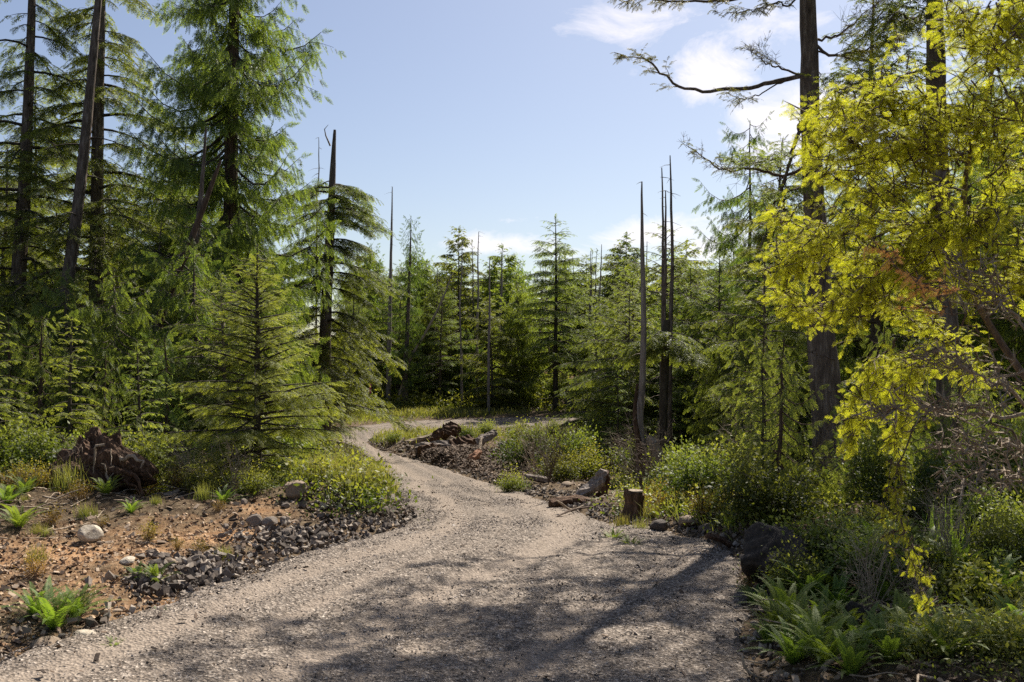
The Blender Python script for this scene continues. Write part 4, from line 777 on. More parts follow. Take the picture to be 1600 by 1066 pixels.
# --- forest fill ---------------------------------------------------------------
def lone(x, y, px): return not (812 < px < 945 and y < 78)
def fill(n, pxr, yr, keys, s, r, cat, words, group, name, tries=60, cond=None, seed=1):
    random.seed(seed); c = 0
    for _ in range(n*tries):
        if c >= n: break
        y = math.sqrt(random.uniform(yr[0]**2, yr[1]**2)); px = random.uniform(*pxr); x = (px-CX)/F*y
        if not free(x, y, r): continue
        if float(sdf(x, y)[0]) > -max(r, .3): continue
        if cond and not cond(x, y, px): continue
        TAKEN.append((x, y, r)); k = random.choice(keys); sc_ = random.uniform(*s)
        plant(k, name, x, y, sc_, None, cat, None, group, words, random.uniform(.9, 1.15), (random.gauss(0, .03), random.gauss(0, .03)), ('trunk', 'crown') if cat == 'tree' else ('stem', 'leaves')); c += 1
    return c
HM = [f'hemM{i}' for i in range(4)]; HF = [f'hemF{i}' for i in range(3)]; CM = [f'cedM{i}' for i in range(3)]; CF = [f'cedF{i}' for i in range(3)]
YHm = ['yhem0','yhem1','yhem2']; YC = ['yced0','yced1','yced2','yced3']
# left forest
fill(10, (-250,320), (24,38), HM, (.5,.85), 1.1, 'tree', 'dark drooping hemlock', 'hemlocks in the left forest', 'hemlock_tree', seed=1)
fill(9, (-300,395), (24,40), CM, (.55,.85), 1.1, 'tree', 'green feathery cedar', 'cedars in the left forest', 'cedar_tree', seed=2)
fill(18, (-300,540), (38,62), HF+CF, (.6,.85), 1.3, 'tree', 'far forest conifer', 'far conifers behind the left forest', 'conifer_tree', seed=3)
fill(24, (-200,430), (19,34), ['mid0','mid1','midc0','midc1'], (.5,.95), .8, 'tree', 'mid-height bushy conifer', 'understorey conifers on the left', 'conifer_tree', seed=4)
fill(20, (-100,490), (16,26), YHm+YC, (.6,1.1), .55, 'tree', 'young light green conifer', 'young conifers on the left', 'conifer_sapling', seed=5, cond=lambda x, y, px: px < 300 or y > 20)
fill(5, (430,600), (36,50), ['mid0','midc0','midc1'], (.7,.95), 1.2, 'tree', 'dark conifer', 'conifers round the broken-topped hemlock', 'conifer_tree', seed=6)
fill(9, (540,690), (60,70), ['cedM0','cedM1','hemM0','hemM1'], (.62,.85), 1.2, 'tree', 'dark conifer', 'conifers above the road bend', 'conifer_tree', seed=7)
# behind the far road
fill(56, (540,1000), (60,86), HF+CF+['hemF0'], (.6,.92), 1.3, 'tree', 'far dark conifer', 'far conifers behind the road', 'conifer_tree', seed=8, cond=lone)
fill(9, (640,1000), (60,72), ['thin0','thin1'], (.75,.9), .9, 'tree', 'thin ragged conifer', 'thin ragged conifers behind the road', 'conifer_tree', seed=9)
fill(16, (560,960), (59,68), ['mid0','mid1','midc0','midc1'], (.8,1.2), 1.1, 'tree', 'bushy conifer behind the far road', 'bushy conifers behind the far road', 'conifer_tree', seed=10, cond=lambda x, y, px: px < 800)
# right forest
fill(14, (860,1160), (30,48), ['mid0','mid1','midc0','midc1'], (.8,1.15), 1.0, 'tree', 'bushy conifer', 'bushy conifers right of the road', 'conifer_tree', seed=11, cond=lambda x, y, px: px > 925)
fill(44, (900,1300), (46,75), HF+CF, (.55,.85), 1.3, 'tree', 'far conifer', 'far conifers on the right', 'conifer_tree', seed=12, cond=lone)
fill(13, (1190,1400), (26,44), CM+['hemM0'], (.6,.85), 1.1, 'tree', 'tall green conifer', 'tall conifers left of the big trunk', 'conifer_tree', seed=130)
fill(16, (930,1180), (30,50), ['mid0','mid1','midc0','midc1'], (.85,1.22), 1.1, 'tree', 'green conifer', 'conifers behind the snags', 'conifer_tree', seed=13)
fill(12, (1330,1750), (19,40), HM+CM, (.8,1.0), 1.2, 'tree', 'tall dark conifer', 'tall conifers at the right', 'conifer_tree', seed=14)
fill(14, (1250,1800), (30,60), HF+CF, (.8,1.0), 1.3, 'tree', 'far tall conifer', 'far tall conifers at the right', 'conifer_tree', seed=15)
fill(34, (900,1500), (17.5,34), ['mid0','midc0','midc1']+YHm+YC, (.55,.95), .7, 'tree', 'young sunlit conifer', 'young conifers right of the road', 'conifer_sapling', seed=16, cond=lambda x, y, px: (px > 1150 and y > 19) or (y > 28 and px > 930))
fill(30, (1070,1650), (12.5,21), YC+['yhem0','yhem1'], (.4,.9), .5, 'tree', 'small feathery conifer', 'small conifers under the big trunk', 'conifer_sapling', seed=17, cond=lambda x, y, px: px > 1130+(20-y)*10 and not (1225 < px < 1335 and y < 16.6) and not (955 < px < 1075 and y < 23))
# outside the frame, shading the right side
fill(5, (2300,3400), (8,15), HM, (.8,1.0), 1.2, 'tree', 'tall dark conifer', 'tall conifers beyond the right edge', 'conifer_tree', seed=18, cond=lambda x, y, px: x > 9)
# shrubs
SH = [f'shrub{i}' for i in range(4)]; SY = [f'shruby{i}' for i in range(3)]
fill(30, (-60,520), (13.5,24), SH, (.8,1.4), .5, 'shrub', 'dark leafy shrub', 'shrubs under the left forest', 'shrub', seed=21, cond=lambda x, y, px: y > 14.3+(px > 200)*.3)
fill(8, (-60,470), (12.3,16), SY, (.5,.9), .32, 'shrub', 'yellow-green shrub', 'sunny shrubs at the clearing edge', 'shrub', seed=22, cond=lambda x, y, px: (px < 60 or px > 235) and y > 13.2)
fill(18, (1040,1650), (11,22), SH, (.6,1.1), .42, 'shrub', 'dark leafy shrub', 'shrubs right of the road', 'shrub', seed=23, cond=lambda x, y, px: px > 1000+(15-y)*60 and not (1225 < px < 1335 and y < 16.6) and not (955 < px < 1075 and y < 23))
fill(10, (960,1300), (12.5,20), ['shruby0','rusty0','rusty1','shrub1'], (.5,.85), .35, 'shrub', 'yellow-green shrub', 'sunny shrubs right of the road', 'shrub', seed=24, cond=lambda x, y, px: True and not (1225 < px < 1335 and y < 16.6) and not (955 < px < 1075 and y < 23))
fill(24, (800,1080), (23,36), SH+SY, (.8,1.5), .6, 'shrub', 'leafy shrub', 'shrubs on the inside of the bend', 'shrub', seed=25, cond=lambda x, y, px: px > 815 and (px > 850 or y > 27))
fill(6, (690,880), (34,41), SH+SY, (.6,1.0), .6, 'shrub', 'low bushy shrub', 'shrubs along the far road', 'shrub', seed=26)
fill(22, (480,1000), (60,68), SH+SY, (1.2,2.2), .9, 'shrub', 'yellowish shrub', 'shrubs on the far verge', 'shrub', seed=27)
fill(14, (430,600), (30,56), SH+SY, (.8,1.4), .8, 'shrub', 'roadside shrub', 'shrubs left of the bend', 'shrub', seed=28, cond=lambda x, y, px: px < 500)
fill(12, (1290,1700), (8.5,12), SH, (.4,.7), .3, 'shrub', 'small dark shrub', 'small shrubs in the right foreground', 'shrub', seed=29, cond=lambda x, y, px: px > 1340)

for i, (a, b_, s) in enumerate([(1165,925,.45),(1180,945,.5),(1262,930,.7),(1245,950,.6),(1285,925,.7)]):
    x, y = gp(a, b_); plant(['rusty0','fern1','fern2','shruby0','shrub1'][i], ['low_plant','fern','fern','shrub','shrub'][i], x, y, s, None, ['plant','fern','fern','shrub','shrub'][i], ['low rusty plant at the left foot of the big dark boulder','small fern against the front of the big dark boulder','fern leaning on the right side of the big dark boulder','yellow-green bush at the right foot of the big dark boulder','dark bush just behind the right side of the big dark boulder'][i], None)
for i, (a, b_) in enumerate([(972,822),(1002,826),(1018,818)]):
    x, y = gp(a, b_); plant(['tuft0','tuft1','tuft2'][i], 'grass_tuft', x, y, .55, None, 'grass clump', ['grass tuft at the left foot of the cut stump','grass tuft in front of the cut stump','grass tuft at the right foot of the cut stump'][i], None)
TW = ['twigs0','twigs1','twigs2']
fill(9, (1000,1640), (12,20), TW, (.6,1.2), .1, 'bush', 'bare twiggy bush', 'bare twiggy bushes right of the road', 'bare_bush', seed=51)
fill(4, (1330,1640), (7,10.5), TW, (.4,.7), .1, 'bush', 'small bare twiggy bush', 'bare twiggy bushes in the right foreground', 'bare_bush', seed=52)
fill(10, (0,560), (13.2,17), TW, (.5,1.0), .1, 'bush', 'bare twiggy bush', 'bare twiggy bushes at the left bank', 'bare_bush', seed=53)
fill(10, (820,1000), (22,30), TW, (.7,1.3), .1, 'bush', 'bare twiggy bush', 'bare twiggy bushes inside the bend', 'bare_bush', seed=54)
fill(12, (470,620), (13.2,17), ['tuft0','tuft1','tuft2'], (.8,1.4), .05, 'grass clump', 'yellowing grass tuft', 'grass tufts on the left bank', 'grass_tuft', seed=55)
fill(12, (0,420), (12.5,15), ['tuft0','tuft1','tuft2','rusty0','rusty1'], (.6,1.1), .05, 'plant', 'low rusty or yellowing plant', 'low plants along the top of the clearing', 'low_plant', seed=56)
fill(10, (940,1240), (11.5,15), ['rusty0','rusty1','tuft0'], (.6,1.1), .05, 'plant', 'low rusty or yellowing plant', 'low plants on the right verge', 'low_plant', seed=57)
fill(14, (-20,430), (8.6,12.6), ['tuft0','tuft1','rusty0','rusty1'], (.3,.6), .05, 'plant', 'little plant on the bare soil', 'small plants on the clearing', 'low_plant', seed=58)
fill(9, (-20,620), (12.6,15), ['fern0','fern1','fern2'], (.5,.9), .05, 'fern', 'fern at the back of the clearing', 'ferns at the back of the clearing', 'fern', seed=59)
fill(12, (1150,1620), (9,13.5), SY+['shrub1','shrub2'], (.4,.8), .3, 'shrub', 'fresh green bush', 'fresh bushes on the right bank', 'shrub', seed=60, cond=lambda x, y, px: px > 1340 or y > 12)
def hero_plant(key, name, px, py, s, label, cat, group=None, parts=('stem','leaves'), rot=None):
    x, y = gp(px, py); TAKEN.append((x, y, .2)); return plant(key, name, x, y, s, rot, cat, label, group, None, 1, (0,0), parts)
for i, (a, b_, s, l) in enumerate([(118,815,.38,'small yellow-green bush in front of the left side of the uprooted stump'),(182,812,.32,'tiny bush in front of the right side of the uprooted stump'),(60,800,.5,'bush to the left of the uprooted stump')]): hero_plant(f'shruby{i}', 'shrub', a, b_, s, l, 'shrub')
hero_plant('shruby0', 'shrub', 800, 768, .75, 'bright green bush alone at the edge of the bare mound beside the road', 'shrub')
hero_plant('shruby1', 'shrub', 615, 702, .75, 'small olive bush at the tip of the bend beside pale stones', 'shrub')
for i, (a, b_, s, l) in enumerate([(395,790,.7,'dark bush in shade under the young hemlock'),(330,785,.8,'round dark bush left of the young hemlock'),(455,785,.6,'green bush right under the young hemlock')]): hero_plant(f'shrub{i}', 'shrub', a, b_, s, l, 'shrub')
for i, (a, b_, s) in enumerate([(505,782,.55),(548,786,.45),(575,790,.38),(510,770,.6),(485,770,.6),(592,795,.28),(530,778,.5),(480,785,.45)]):
    hero_plant(['shruby2','rusty0','rusty1','shruby0','shruby1'][i % 5], 'shrub', a, b_, s, ['low yellow bush on the left bank above the stones','rusty low bush at the right side of the left bank','small rust-orange bush at the road side of the bank','yellow-green bush at the back of the left bank','olive bush beside the young hemlock on the bank','tiny rusty plant at the tip of the left bank','rusty bush far back on the left bank','small green bush by the short post stump'][i], 'shrub', 'bushes on the left bank')
FERNS = [(85,985,1.0),(118,968,.8),(55,975,.7),(215,918,.45),(245,920,.55),(225,775,.8),(265,785,.8),(200,790,.6),(300,800,.5),(30,850,.9),(12,835,.8),(62,752,.8),(95,740,.8),(325,770,.7),(205,835,.5),
         (1010,790,.8),(1040,800,.8),(1030,775,.9),(960,838,.5),(985,850,.5),(1060,815,.6),(1140,840,.6),(1170,835,.7),(1200,850,.6),(1230,985,.9),(1205,965,.6),(1265,960,.9),(1250,1010,.8),(1290,1000,.8),(1300,950,.8),(1240,1050,.8),(1290,1060,1.0),(1345,1040,.8),(1340,920,.9),(1380,960,.7),(1500,930,1.1),(1460,920,1.0),(1560,960,1.),(1440,990,.6),(1420,890,.9),(1360,880,.9),(1530,1060,.6),(1585,1075,.7),(560,805,.5),(525,795,.5),(490,790,.6),(580,815,.45),(450,775,.6),(250,955,.3),(180,1000,.3),(1215,1000,.7),(1270,1030,.8),(1320,1010,.8),(1310,970,.8),(1260,925,.8),(1300,915,.7),(1400,1010,.8),(1430,1050,.9),(1480,1020,.8),(1540,1010,.8),(1590,1000,.8),(1390,1070,.8),(1480,1080,.8),(1330,1080,.8),(1200,1010,.5)]
for i, (a, b_, s) in enumerate(FERNS):
    x, y = gp(a, b_); o = plant(f'fern{i%4}', 'fern', x, y, s*.9, None, 'fern', None, 'sword ferns along the road', 'sword fern on the right side' if a > 700 else 'sword fern on the left side', 1.05); TAKEN.append((x, y, .1))
for i, (a, b_, s) in enumerate([(1020,790,.9),(1035,785,1.),(1470,905,1.),(1510,900,.9)]):
    x, y = gp(a, b_); plant('strap0', 'grass_clump', x, y, s, None, 'grass clump', ['tall strap-leaved clump just behind the cut stump','tall strap-leaved clump right of the cut stump','long-bladed clump behind the drooping yellow twig','long-bladed clump at right of the drooping yellow twig'][i], None)

# undergrowth that nobody could count
def undergrowth(n, region, leaf, hgt, mat, name, label, seed, per=30, cond=None, cat='undergrowth'):
    rng = np.random.RandomState(seed); (a0, a1), (y0, y1) = region; y = y0*np.exp(rng.rand(n*3)*math.log(y1/y0)); px = a0+(a1-a0)*rng.rand(n*3); x = (px-CX)/F*y; s = sdf(x, y)
    k = (s < -.35) & (rng.rand(len(x)) < sstep(.25, .6, vn(x*.9+seed, y*.9))*.9+.1) & (soil_mask(x, y) < .22)
    if cond is not None: k &= cond(x, y, px)
    x, y = x[k][:n], y[k][:n]; z = ground_z(x, y); m = len(x); sc_ = (.5+.9*rng.rand(m))*(1+y*.018)
    P = np.repeat(np.stack([x, y, z], 1), per, 0); S_ = np.repeat(sc_, per); q = rng.randn(m*per, 3)*np.array([.16, .16, 0])*S_[:,None]; q[:,2] = hgt*S_*rng.rand(m*per)*np.exp(-(q[:,0]**2+q[:,1]**2)*8); 
    d = nrm(rng.randn(m*per, 3)+UP*.4); nr = nrm(UP+rng.randn(m*per, 3)*.6); ln = leaf*S_*(.6+.8*rng.rand(m*per))
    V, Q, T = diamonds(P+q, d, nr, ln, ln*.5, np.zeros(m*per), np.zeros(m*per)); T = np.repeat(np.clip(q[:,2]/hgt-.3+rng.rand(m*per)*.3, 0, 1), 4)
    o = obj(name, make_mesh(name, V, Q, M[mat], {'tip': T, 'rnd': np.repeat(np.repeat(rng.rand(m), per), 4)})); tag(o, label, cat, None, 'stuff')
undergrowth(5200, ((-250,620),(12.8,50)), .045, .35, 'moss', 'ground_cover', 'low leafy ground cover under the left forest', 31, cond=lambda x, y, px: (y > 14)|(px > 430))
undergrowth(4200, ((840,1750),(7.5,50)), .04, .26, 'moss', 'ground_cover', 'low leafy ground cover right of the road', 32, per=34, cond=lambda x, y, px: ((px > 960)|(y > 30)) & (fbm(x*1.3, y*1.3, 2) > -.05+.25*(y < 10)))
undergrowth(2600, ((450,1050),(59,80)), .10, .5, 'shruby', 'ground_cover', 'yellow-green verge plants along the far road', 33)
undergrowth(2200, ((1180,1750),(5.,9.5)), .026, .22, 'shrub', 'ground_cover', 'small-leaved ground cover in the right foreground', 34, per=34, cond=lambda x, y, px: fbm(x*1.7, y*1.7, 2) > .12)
def grass_field(n, regs, L, name, label, seed):
    rng = np.random.RandomState(seed); C = []; 
    for (cx, cy_, sx, sy, w_) in regs:
        m = int(n*w_); x = cx+rng.randn(m)*sx; y = cy_+rng.randn(m)*sy; k = sdf(x, y) < -.12; C.append(np.stack([x[k], y[k]], 1))
    C = np.vstack(C); x, y = C.T; z = ground_z(x, y); m = len(x); P = np.stack([x, y, z], 1); l = L*(.4+rng.rand(m)); d = nrm(rng.randn(m, 3)*.35+UP); lat = nrm(np.cross(d, rng.randn(m, 3)))
    b2 = nrm(d+rng.randn(m, 3)*.35-UP*.2); p1 = P+d*l[:,None]*.6; p2 = p1+b2*l[:,None]*.5; w0 = .004*(1+y/12)[:,None]
    V = np.stack([P-lat*w0, P+lat*w0, p1+lat*w0*.8, p1-lat*w0*.8, p2+lat*w0*.1, p2-lat*w0*.1], 1).reshape(-1, 3); i = np.arange(m)[:,None]*6
    Q = np.concatenate([i+np.array([0,1,2,3]), i+np.array([3,2,4,5])]); r = np.clip(vn(x*1.5, y*1.5)*.6+rng.rand(m)*.5, 0, 1)
    o = obj(name, make_mesh(name, V, Q, M['grass'], {'tip': np.tile([0,0,.5,.5,1,1], m), 'rnd': np.repeat(r, 6)})); tag(o, label, 'grass', None, 'stuff')
def gpr(px, py, sx, sy, w_): x, y = gp(px, py); return (x, y, sx, sy, w_)
grass_field(26000, [gpr(560,755,.55,1.6,.28), gpr(530,785,.6,.7,.12), gpr(620,690,.8,2.,.04), gpr(690,685,1.2,2,.05), gpr(740,688,1.2,2,.05), gpr(570,655,3,2.,.06), gpr(640,650,3,1.5,.06), gpr(720,648,3,1.5,.03), gpr(1010,835,.5,.4,.03)], .34, 'grass', 'yellowing grass and weeds along the banks', 41)

# litter, sticks and chips on the soil
b = Buf(); n = 42000; y = 5*np.exp(rng.rand(n)*math.log(46/5)); px = -60+1760*rng.rand(n); x = (px-CX)/F*y; k = sdf(x, y) < -.02; x, y = x[k], y[k]
dens = (.30+.7*sstep(.45, .6, vn(x*1.3, y*1.3)))*(1-.6*np.clip(soil_mask(x, y)*1.8, 0, 1)); k = rng.rand(len(x)) < dens; x, y = x[k], y[k]; sz = (.01+.035*rng.rand(len(x))**2.5)*(1+y*.03)
scatter_shards(b, np.stack([x, y, ground_z(x, y)+.008], -1), sz, rng, .22, 1.6, .4, .35); g = obj('forest_litter', b.mesh('forest_litter', M['litter'])); tag(g, 'brown bark chips, clods and small stones lying over the bare soil', 'litter', kind='stuff')
b = Buf(); s = np.linspace(0, 1, 4)[:,None]
def sticks(n, cx, cy_, sx, sy, L, hz=.03):
    for _ in range(n):
        x = cx+rng.randn()*sx; y = cy_+rng.randn()*sy
        if float(sdf(x, y)[0]) > -.08: continue
        a = rng.rand()*6.28; l = L*(.3+rng.rand()); e = rng.rand()*.5; p = np.array([x, y, gz(x, y)+hz*rng.rand()])+np.array([cos(a), sin(a), sin(e)*.5])*s*l+rng.randn(4, 3)*.03*l
        tube(b, p, (.004+.008*rng.rand()*l**.5)*(1-.6*s[:,0])*(1+y/25), 4, 0, None, rng.rand())
for a in [(60, *gp(300,810), .8, .6, .5), (70, *gp(560,800), .6, .6, .45), (50, *gp(450,800), .6, .5, .45), (60, *gp(60,840), .6, .6, .4), (90, *gp(1300,980), .9, .9, .5), (70, *gp(1480,1000), .8, 1.0, .6), (50, *gp(900,785), .8, 1.2, .6), (120, *gp(700,705), 1.8, 2.4, .9), (50, *gp(1120,830), .7, .8, .4), (40, *gp(130,770), .8, .6, .5)]: sticks(*a)
tag(obj('scattered_sticks', b.mesh('scattered_sticks', M['deadwood'], True)), 'thin broken sticks scattered on the soil and in the banks', 'sticks', kind='stuff')
b = Buf(); n = 38000; y = 6*np.exp(rng.rand(n)*math.log(14/6)); px = -80+760*rng.rand(n); x = (px-CX)/F*y; k = (sdf(x, y) < .0) & (soil_mask(x, y)*1.6 > rng.rand(n)); x, y = x[k], y[k]; sz = .004+.03*rng.rand(len(x))**5
scatter_shards(b, np.stack([x, y, ground_z(x, y)+sz*.2], -1), sz, rng, .7, 1.1, .5, .5); tag(obj('soil_clods', b.mesh('soil_clods', M['clod'])), 'orange-brown soil clods and pebbles over the bare clearing', 'soil', kind='stuff')
b = Buf(); n = 5000; y = 5*np.exp(rng.rand(n)*math.log(30/5)); px = -60+1500*rng.rand(n); x = (px-CX)/F*y; q_ = sdf(x, y); k = (q_ > .0) & (rng.rand(n) < np.exp(-q_*1.6)); x, y = x[k], y[k]; sz = .008+.02*rng.rand(len(x))**2
scatter_shards(b, np.stack([x, y, h(y)+.018+.03*fbm(x*.8, y*.8, 3)], -1), sz, rng, .15, 2.2, .4, .3, rng.rand(len(x))*.7); tag(obj('fallen_debris', b.mesh('fallen_debris', M['litter'])), 'brown twigs and bark flakes fallen along the road margins', 'litter', kind='stuff')
# dead brush mulch on the mound
b = Buf(); cx, cy_ = gp(715,728); n = 16000; x = cx+rng.randn(n)*1.6; y = cy_+rng.randn(n)*2.4; k = (sdf(x, y) < -.1); x, y = x[k], y[k]; sz = .02+.035*rng.rand(len(x))
scatter_shards(b, np.stack([x, y, ground_z(x, y)+.02+.05*rng.rand(len(x))], -1), sz, rng, .18, 2.2, .3, .4, .2+rng.rand(len(x))*.5); tag(obj('brown_mulch', b.mesh('brown_mulch', M['litter'])), 'brown dead brush matted over the mound inside the road bend', 'mulch', kind='stuff')

# ---------------------------------------------------------------- rocks
def rock_mesh(seed, mat, sub=3, ang=.25, cuts=9, ns=1.6):
    import bmesh
    rng = np.random.RandomState(seed); bm = bmesh.new(); bmesh.ops.create_icosphere(bm, subdivisions=sub, radius=1)
    pl = [(nrm(rng.randn(3)), .62+.3*rng.rand()) for _ in range(cuts)]; V = np.array([v.co for v in bm.verts])
    for nn, d in pl: q = V@nn; V = V-np.maximum(q-d, 0)[:,None]*nn
    V = V*(1+ang*.25*fbm(V[:,0]*ns+9+V[:,2], V[:,1]*ns+V[:,2]*1.7+9, 4))[:,None]
    for v, c in zip(bm.verts, V): v.co = c
    me = bpy.data.meshes.new('rock'); bm.to_mesh(me); bm.free(); me.materials.append(M[mat]); a = me.attributes.new('rnd', 'FLOAT', 'POINT'); a.data.foreach_set('value', np.full(len(V), rng.rand()*.8, dtype=np.float32))
    for p in me.polygons: p.use_smooth = sub >= 4
    return me
RK = {k: [rock_mesh(600+i+10*j, k) for i in range(4)] for j, k in enumerate(('rockd', 'rockp', 'rockb'))}
def rock(px, py, w_, kind, label=None, hw=.6, name='rock', group=None, words=None, me=None, cat='rock', dp=.8, sink=.25, rot=None):
    x, y = gp(px, py); r = w_/2/F*y; z = gz(x, y); o = obj(name, me or random.choice(RK[kind]), None, (x, y, z+r*hw*(1-sink)), (random.uniform(-.15,.15), random.uniform(-.15,.15), random.random()*6.28 if rot is None else rot), (r, r*dp, r*hw)); tag(o, label, cat, group)
    if words: PLACED.append((o, words, px, y))
    return o
BIG = rock_mesh(640, 'boulder', 5, .95, 16, 2.9)
rock(1218, 926, 168, 'x', 'large dark angular boulder at the right edge of the road', .68, 'boulder', me=BIG, cat='boulder', dp=.85, sink=.2, rot=.7)
rock(142, 862, 44, 'rockp', 'pale rounded boulder on the orange soil at left', .72, 'boulder', cat='boulder')
rock(200, 898, 32, 'rockp', 'flat pale stone on the orange soil near the road', .4); rock(460, 818, 40, 'rockb', 'brown round stone with a dark spot on the left bank', .85, me=rock_mesh(650, 'rockb', 4, .4, 8), cat='stone')
rock(1030, 828, 34, 'rockd', 'grey brown boulder in front of the cut stump on the right verge', .7, 'boulder', cat='boulder'); rock(1195, 765, 30, 'rockp', 'light grey upright boulder behind the small conifers near the big trunk', 1.3, 'boulder', cat='boulder')
rock(264, 900, 30, 'rockb', 'tan angular stone at the left end of the rock heap', .6); rock(70, 1005, 50, 'rockb', 'flat brown stone at the lower left road edge', .35); rock(130, 990, 40, 'rockp', 'flat pale stone below the large left fern', .35)
rock(1085, 938, 14, 'rockb', 'small reddish clod lying on the gravel road', .5, 'clod', cat='clod'); rock(1075, 828, 40, 'rockb', 'brown stone on the verge right of the cut stump', .5); rock(1085+20, 835, 30, 'rockd', 'low dark rock right of the brown verge stone', .5)
rock(885, 765, 22, 'rockb', 'grey stone behind the fallen root', .5); rock(1170, 880, 22, 'rockb', 'orange-tan stone left of the big boulder', .5); rock(1345, 1010, 70, 'x', 'black rotten lump in the right foreground', .9, 'boulder', me=BIG, cat='boulder')
for i in range(70):
    a, b_, sx, sy, w_ = random.choice([(330,895,70,22,24),(450,845,60,18,22),(540,815,60,14,24),(430,795,50,10,26),(600,806,25,10,16),(600,694,25,6,9),(640,708,25,6,10),(1150,850,20,30,16),(1185,960,12,40,18),(200,870,120,40,10),(1120,838,30,10,16)])
    px, py = a+random.gauss(0, 1)*sx*.6, b_+random.gauss(0, 1)*sy*.6; x, y = gp(px, py)
    if float(sdf(x, y)[0]) > .05: continue
    rock(px, py, w_*random.uniform(.5, 1.3), 'rockd' if a != 200 else 'rockb', None, random.uniform(.5, .8), 'rock', 'rocks along the road edge', 'angular grey rock' if a != 200 else 'small tan stone', sink=.4)

# ---------------------------------------------------------------- stumps, roots, logs
def wood_body(px, py, pix, y, wid, mat, seed, k=12, rough=.35, name='trunk', o=None, cap=True):
    rng = np.random.RandomState(seed); P = resample([px3(a, b_, y+dy) for a, b_, dy in pix], 14); W = Buf(); R = np.interp(np.linspace(0, 1, 14), np.linspace(0, 1, len(wid)), wid)/2/F*y
    tube(W, local(P, o) if o is not None else P, R, k, rough, rng, .5, cap); return W.mesh(name, M[mat])
def wood_thing(name, pix, y, wid, mat, label, cat, seed, **kw):
    x0 = px3(pix[0][0], pix[0][1], y); o_ = obj(name, None); me = wood_body(0, 0, pix, y, wid, mat, seed, **kw); V0 = x0
    co = np.empty(len(me.vertices)*3, np.float32); me.vertices.foreach_get('co', co); co = co.reshape(-1, 3)-x0; me.vertices.foreach_set('co', co.ravel().astype(np.float32)); me.update()
    bpy.data.objects.remove(o_); o = obj(name, me, None, tuple(x0)); tag(o, label, cat); return o
def ydepth(px, py): return float(gp(px, py)[1])
def root_wad():
    y = 13.6; x = (155-CX)/F*y; o = root_at('uprooted_stump', x, y, 'uprooted reddish brown stump with soil-caked roots on the left bank', 'stump'); rng = np.random.RandomState(9)
    # soil mass
    o.scale = (.92, .92, .92)
    import bmesh
    bm = bmesh.new(); bmesh.ops.create_icosphere(bm, subdivisions=5, radius=1); V = np.array([v.co for v in bm.verts]); f = fbm(V[:,0]*2.3+V[:,2]*1.1+9, V[:,1]*2+V[:,2]*2.3+9, 5); V = V*(1+.75*f)[:,None]
    prof = 1-.55*sstep(-.2, .9, V[:,2]); V = V*np.stack([.74*prof, .5*prof, np.full(len(V), .55)], 1)+np.array([-.05, 0, .38])
    for v, c in zip(bm.verts, V): v.co = c
    me = bpy.data.meshes.new('soil_mass'); bm.to_mesh(me); bm.free(); me.materials.append(M['rot']); obj('soil_mass', me, o)
    W = Buf(); P = local(resample([px3(170,760,y), px3(168,725,y), px3(176,700,y), px3(182,684,y), px3(187,668,y)], 10), o); tube(W, P, [.33,.30,.27,.24,.21,.19,.16,.12,.08,.02], 12, .6, rng, .5); tube(W, local(resample([px3(150,770,y-.1), px3(158,735,y-.1), px3(165,712,y), px3(172,700,y)], 8), o), np.linspace(.22, .08, 8), 9, .5, rng, .5)
    tube(W, local(resample([px3(187,730,y-.1), px3(189,700,y), px3(190,680,y), px3(189,660,y)], 8), o), np.linspace(.06, .01, 8), 6, .4, rng); obj('trunk', W.mesh('trunk', M['rot']), o)
    for i, pix in enumerate([[(190,712),(205,708),(220,712),(228,718),(226,728)], [(163,690),(150,694),(146,720),(142,750)], [(200,735),(218,745),(226,765),(224,790)], [(116,812),(116,790),(117,770)], [(172,755),(168,735),(164,720)], [(100,745),(85,752),(74,770)], [(205,775),(222,790),(234,800)], [(180,760),(178,780),(190,790)], [(196,752),(215,760),(230,778)]]):
        W = Buf(); P = local(resample([px3(a, b_, y-.35-.1*(i % 3)) for a, b_ in pix], 9), o)+rng.randn(9, 3)*.012; tube(W, P, np.linspace(.03, .010, 9)*(1.3 if i in (0, 2) else .8), 5, .3, rng, .5); obj('root', W.mesh('root', M['deadwood' if i in (0, 1, 3, 4) else 'rot'], True), o)
    for i in range(26):
        a = rng.rand(); W_ = Buf(); z0 = .15+.75*rng.rand()*(1-abs(a-.55)); p0 = np.array([-.75+1.4*a, -.42+.25*z0, z0]); d = nrm(np.array([rng.randn()*.6, -.5-rng.rand()*.3, -.3-rng.rand()])); s_ = np.linspace(0, 1, 6)[:,None]; l = .15+.4*rng.rand()
        p = p0+d*s_*l+rng.randn(6, 3)*.03*s_; tube(W_, p, (.007+.010*rng.rand())*(1-.7*s_[:,0]), 4, .2, rng, .5); obj('root', W_.mesh('root', M[('rot','barkred','deadwood')[i % 3]], True), o)
root_wad()
y = ydepth(990, 815); st = root_at('cut_stump', *gp(988, 815), 'short flat-topped cut stump beside the road with pale streak', 'stump')
W = Buf(); rg = np.random.RandomState(3); tube(W, [(0,0,-.2),(0,0,0),(.0,0,.08),(.01,0,.2),(.02,0,.34),(.03,0,.38)], [.26,.20,.145,.125,.125,.115], 16, .3, rg, .5, False); obj('trunk', W.mesh('trunk', M['rot']), st); W = Buf(); tube(W, [(.03,0,.372),(.03,0,.392)], [.12,.115], 16, .05, rg, .5, True); obj('cut_top', W.mesh('cut_top', M['deadwood']), st)
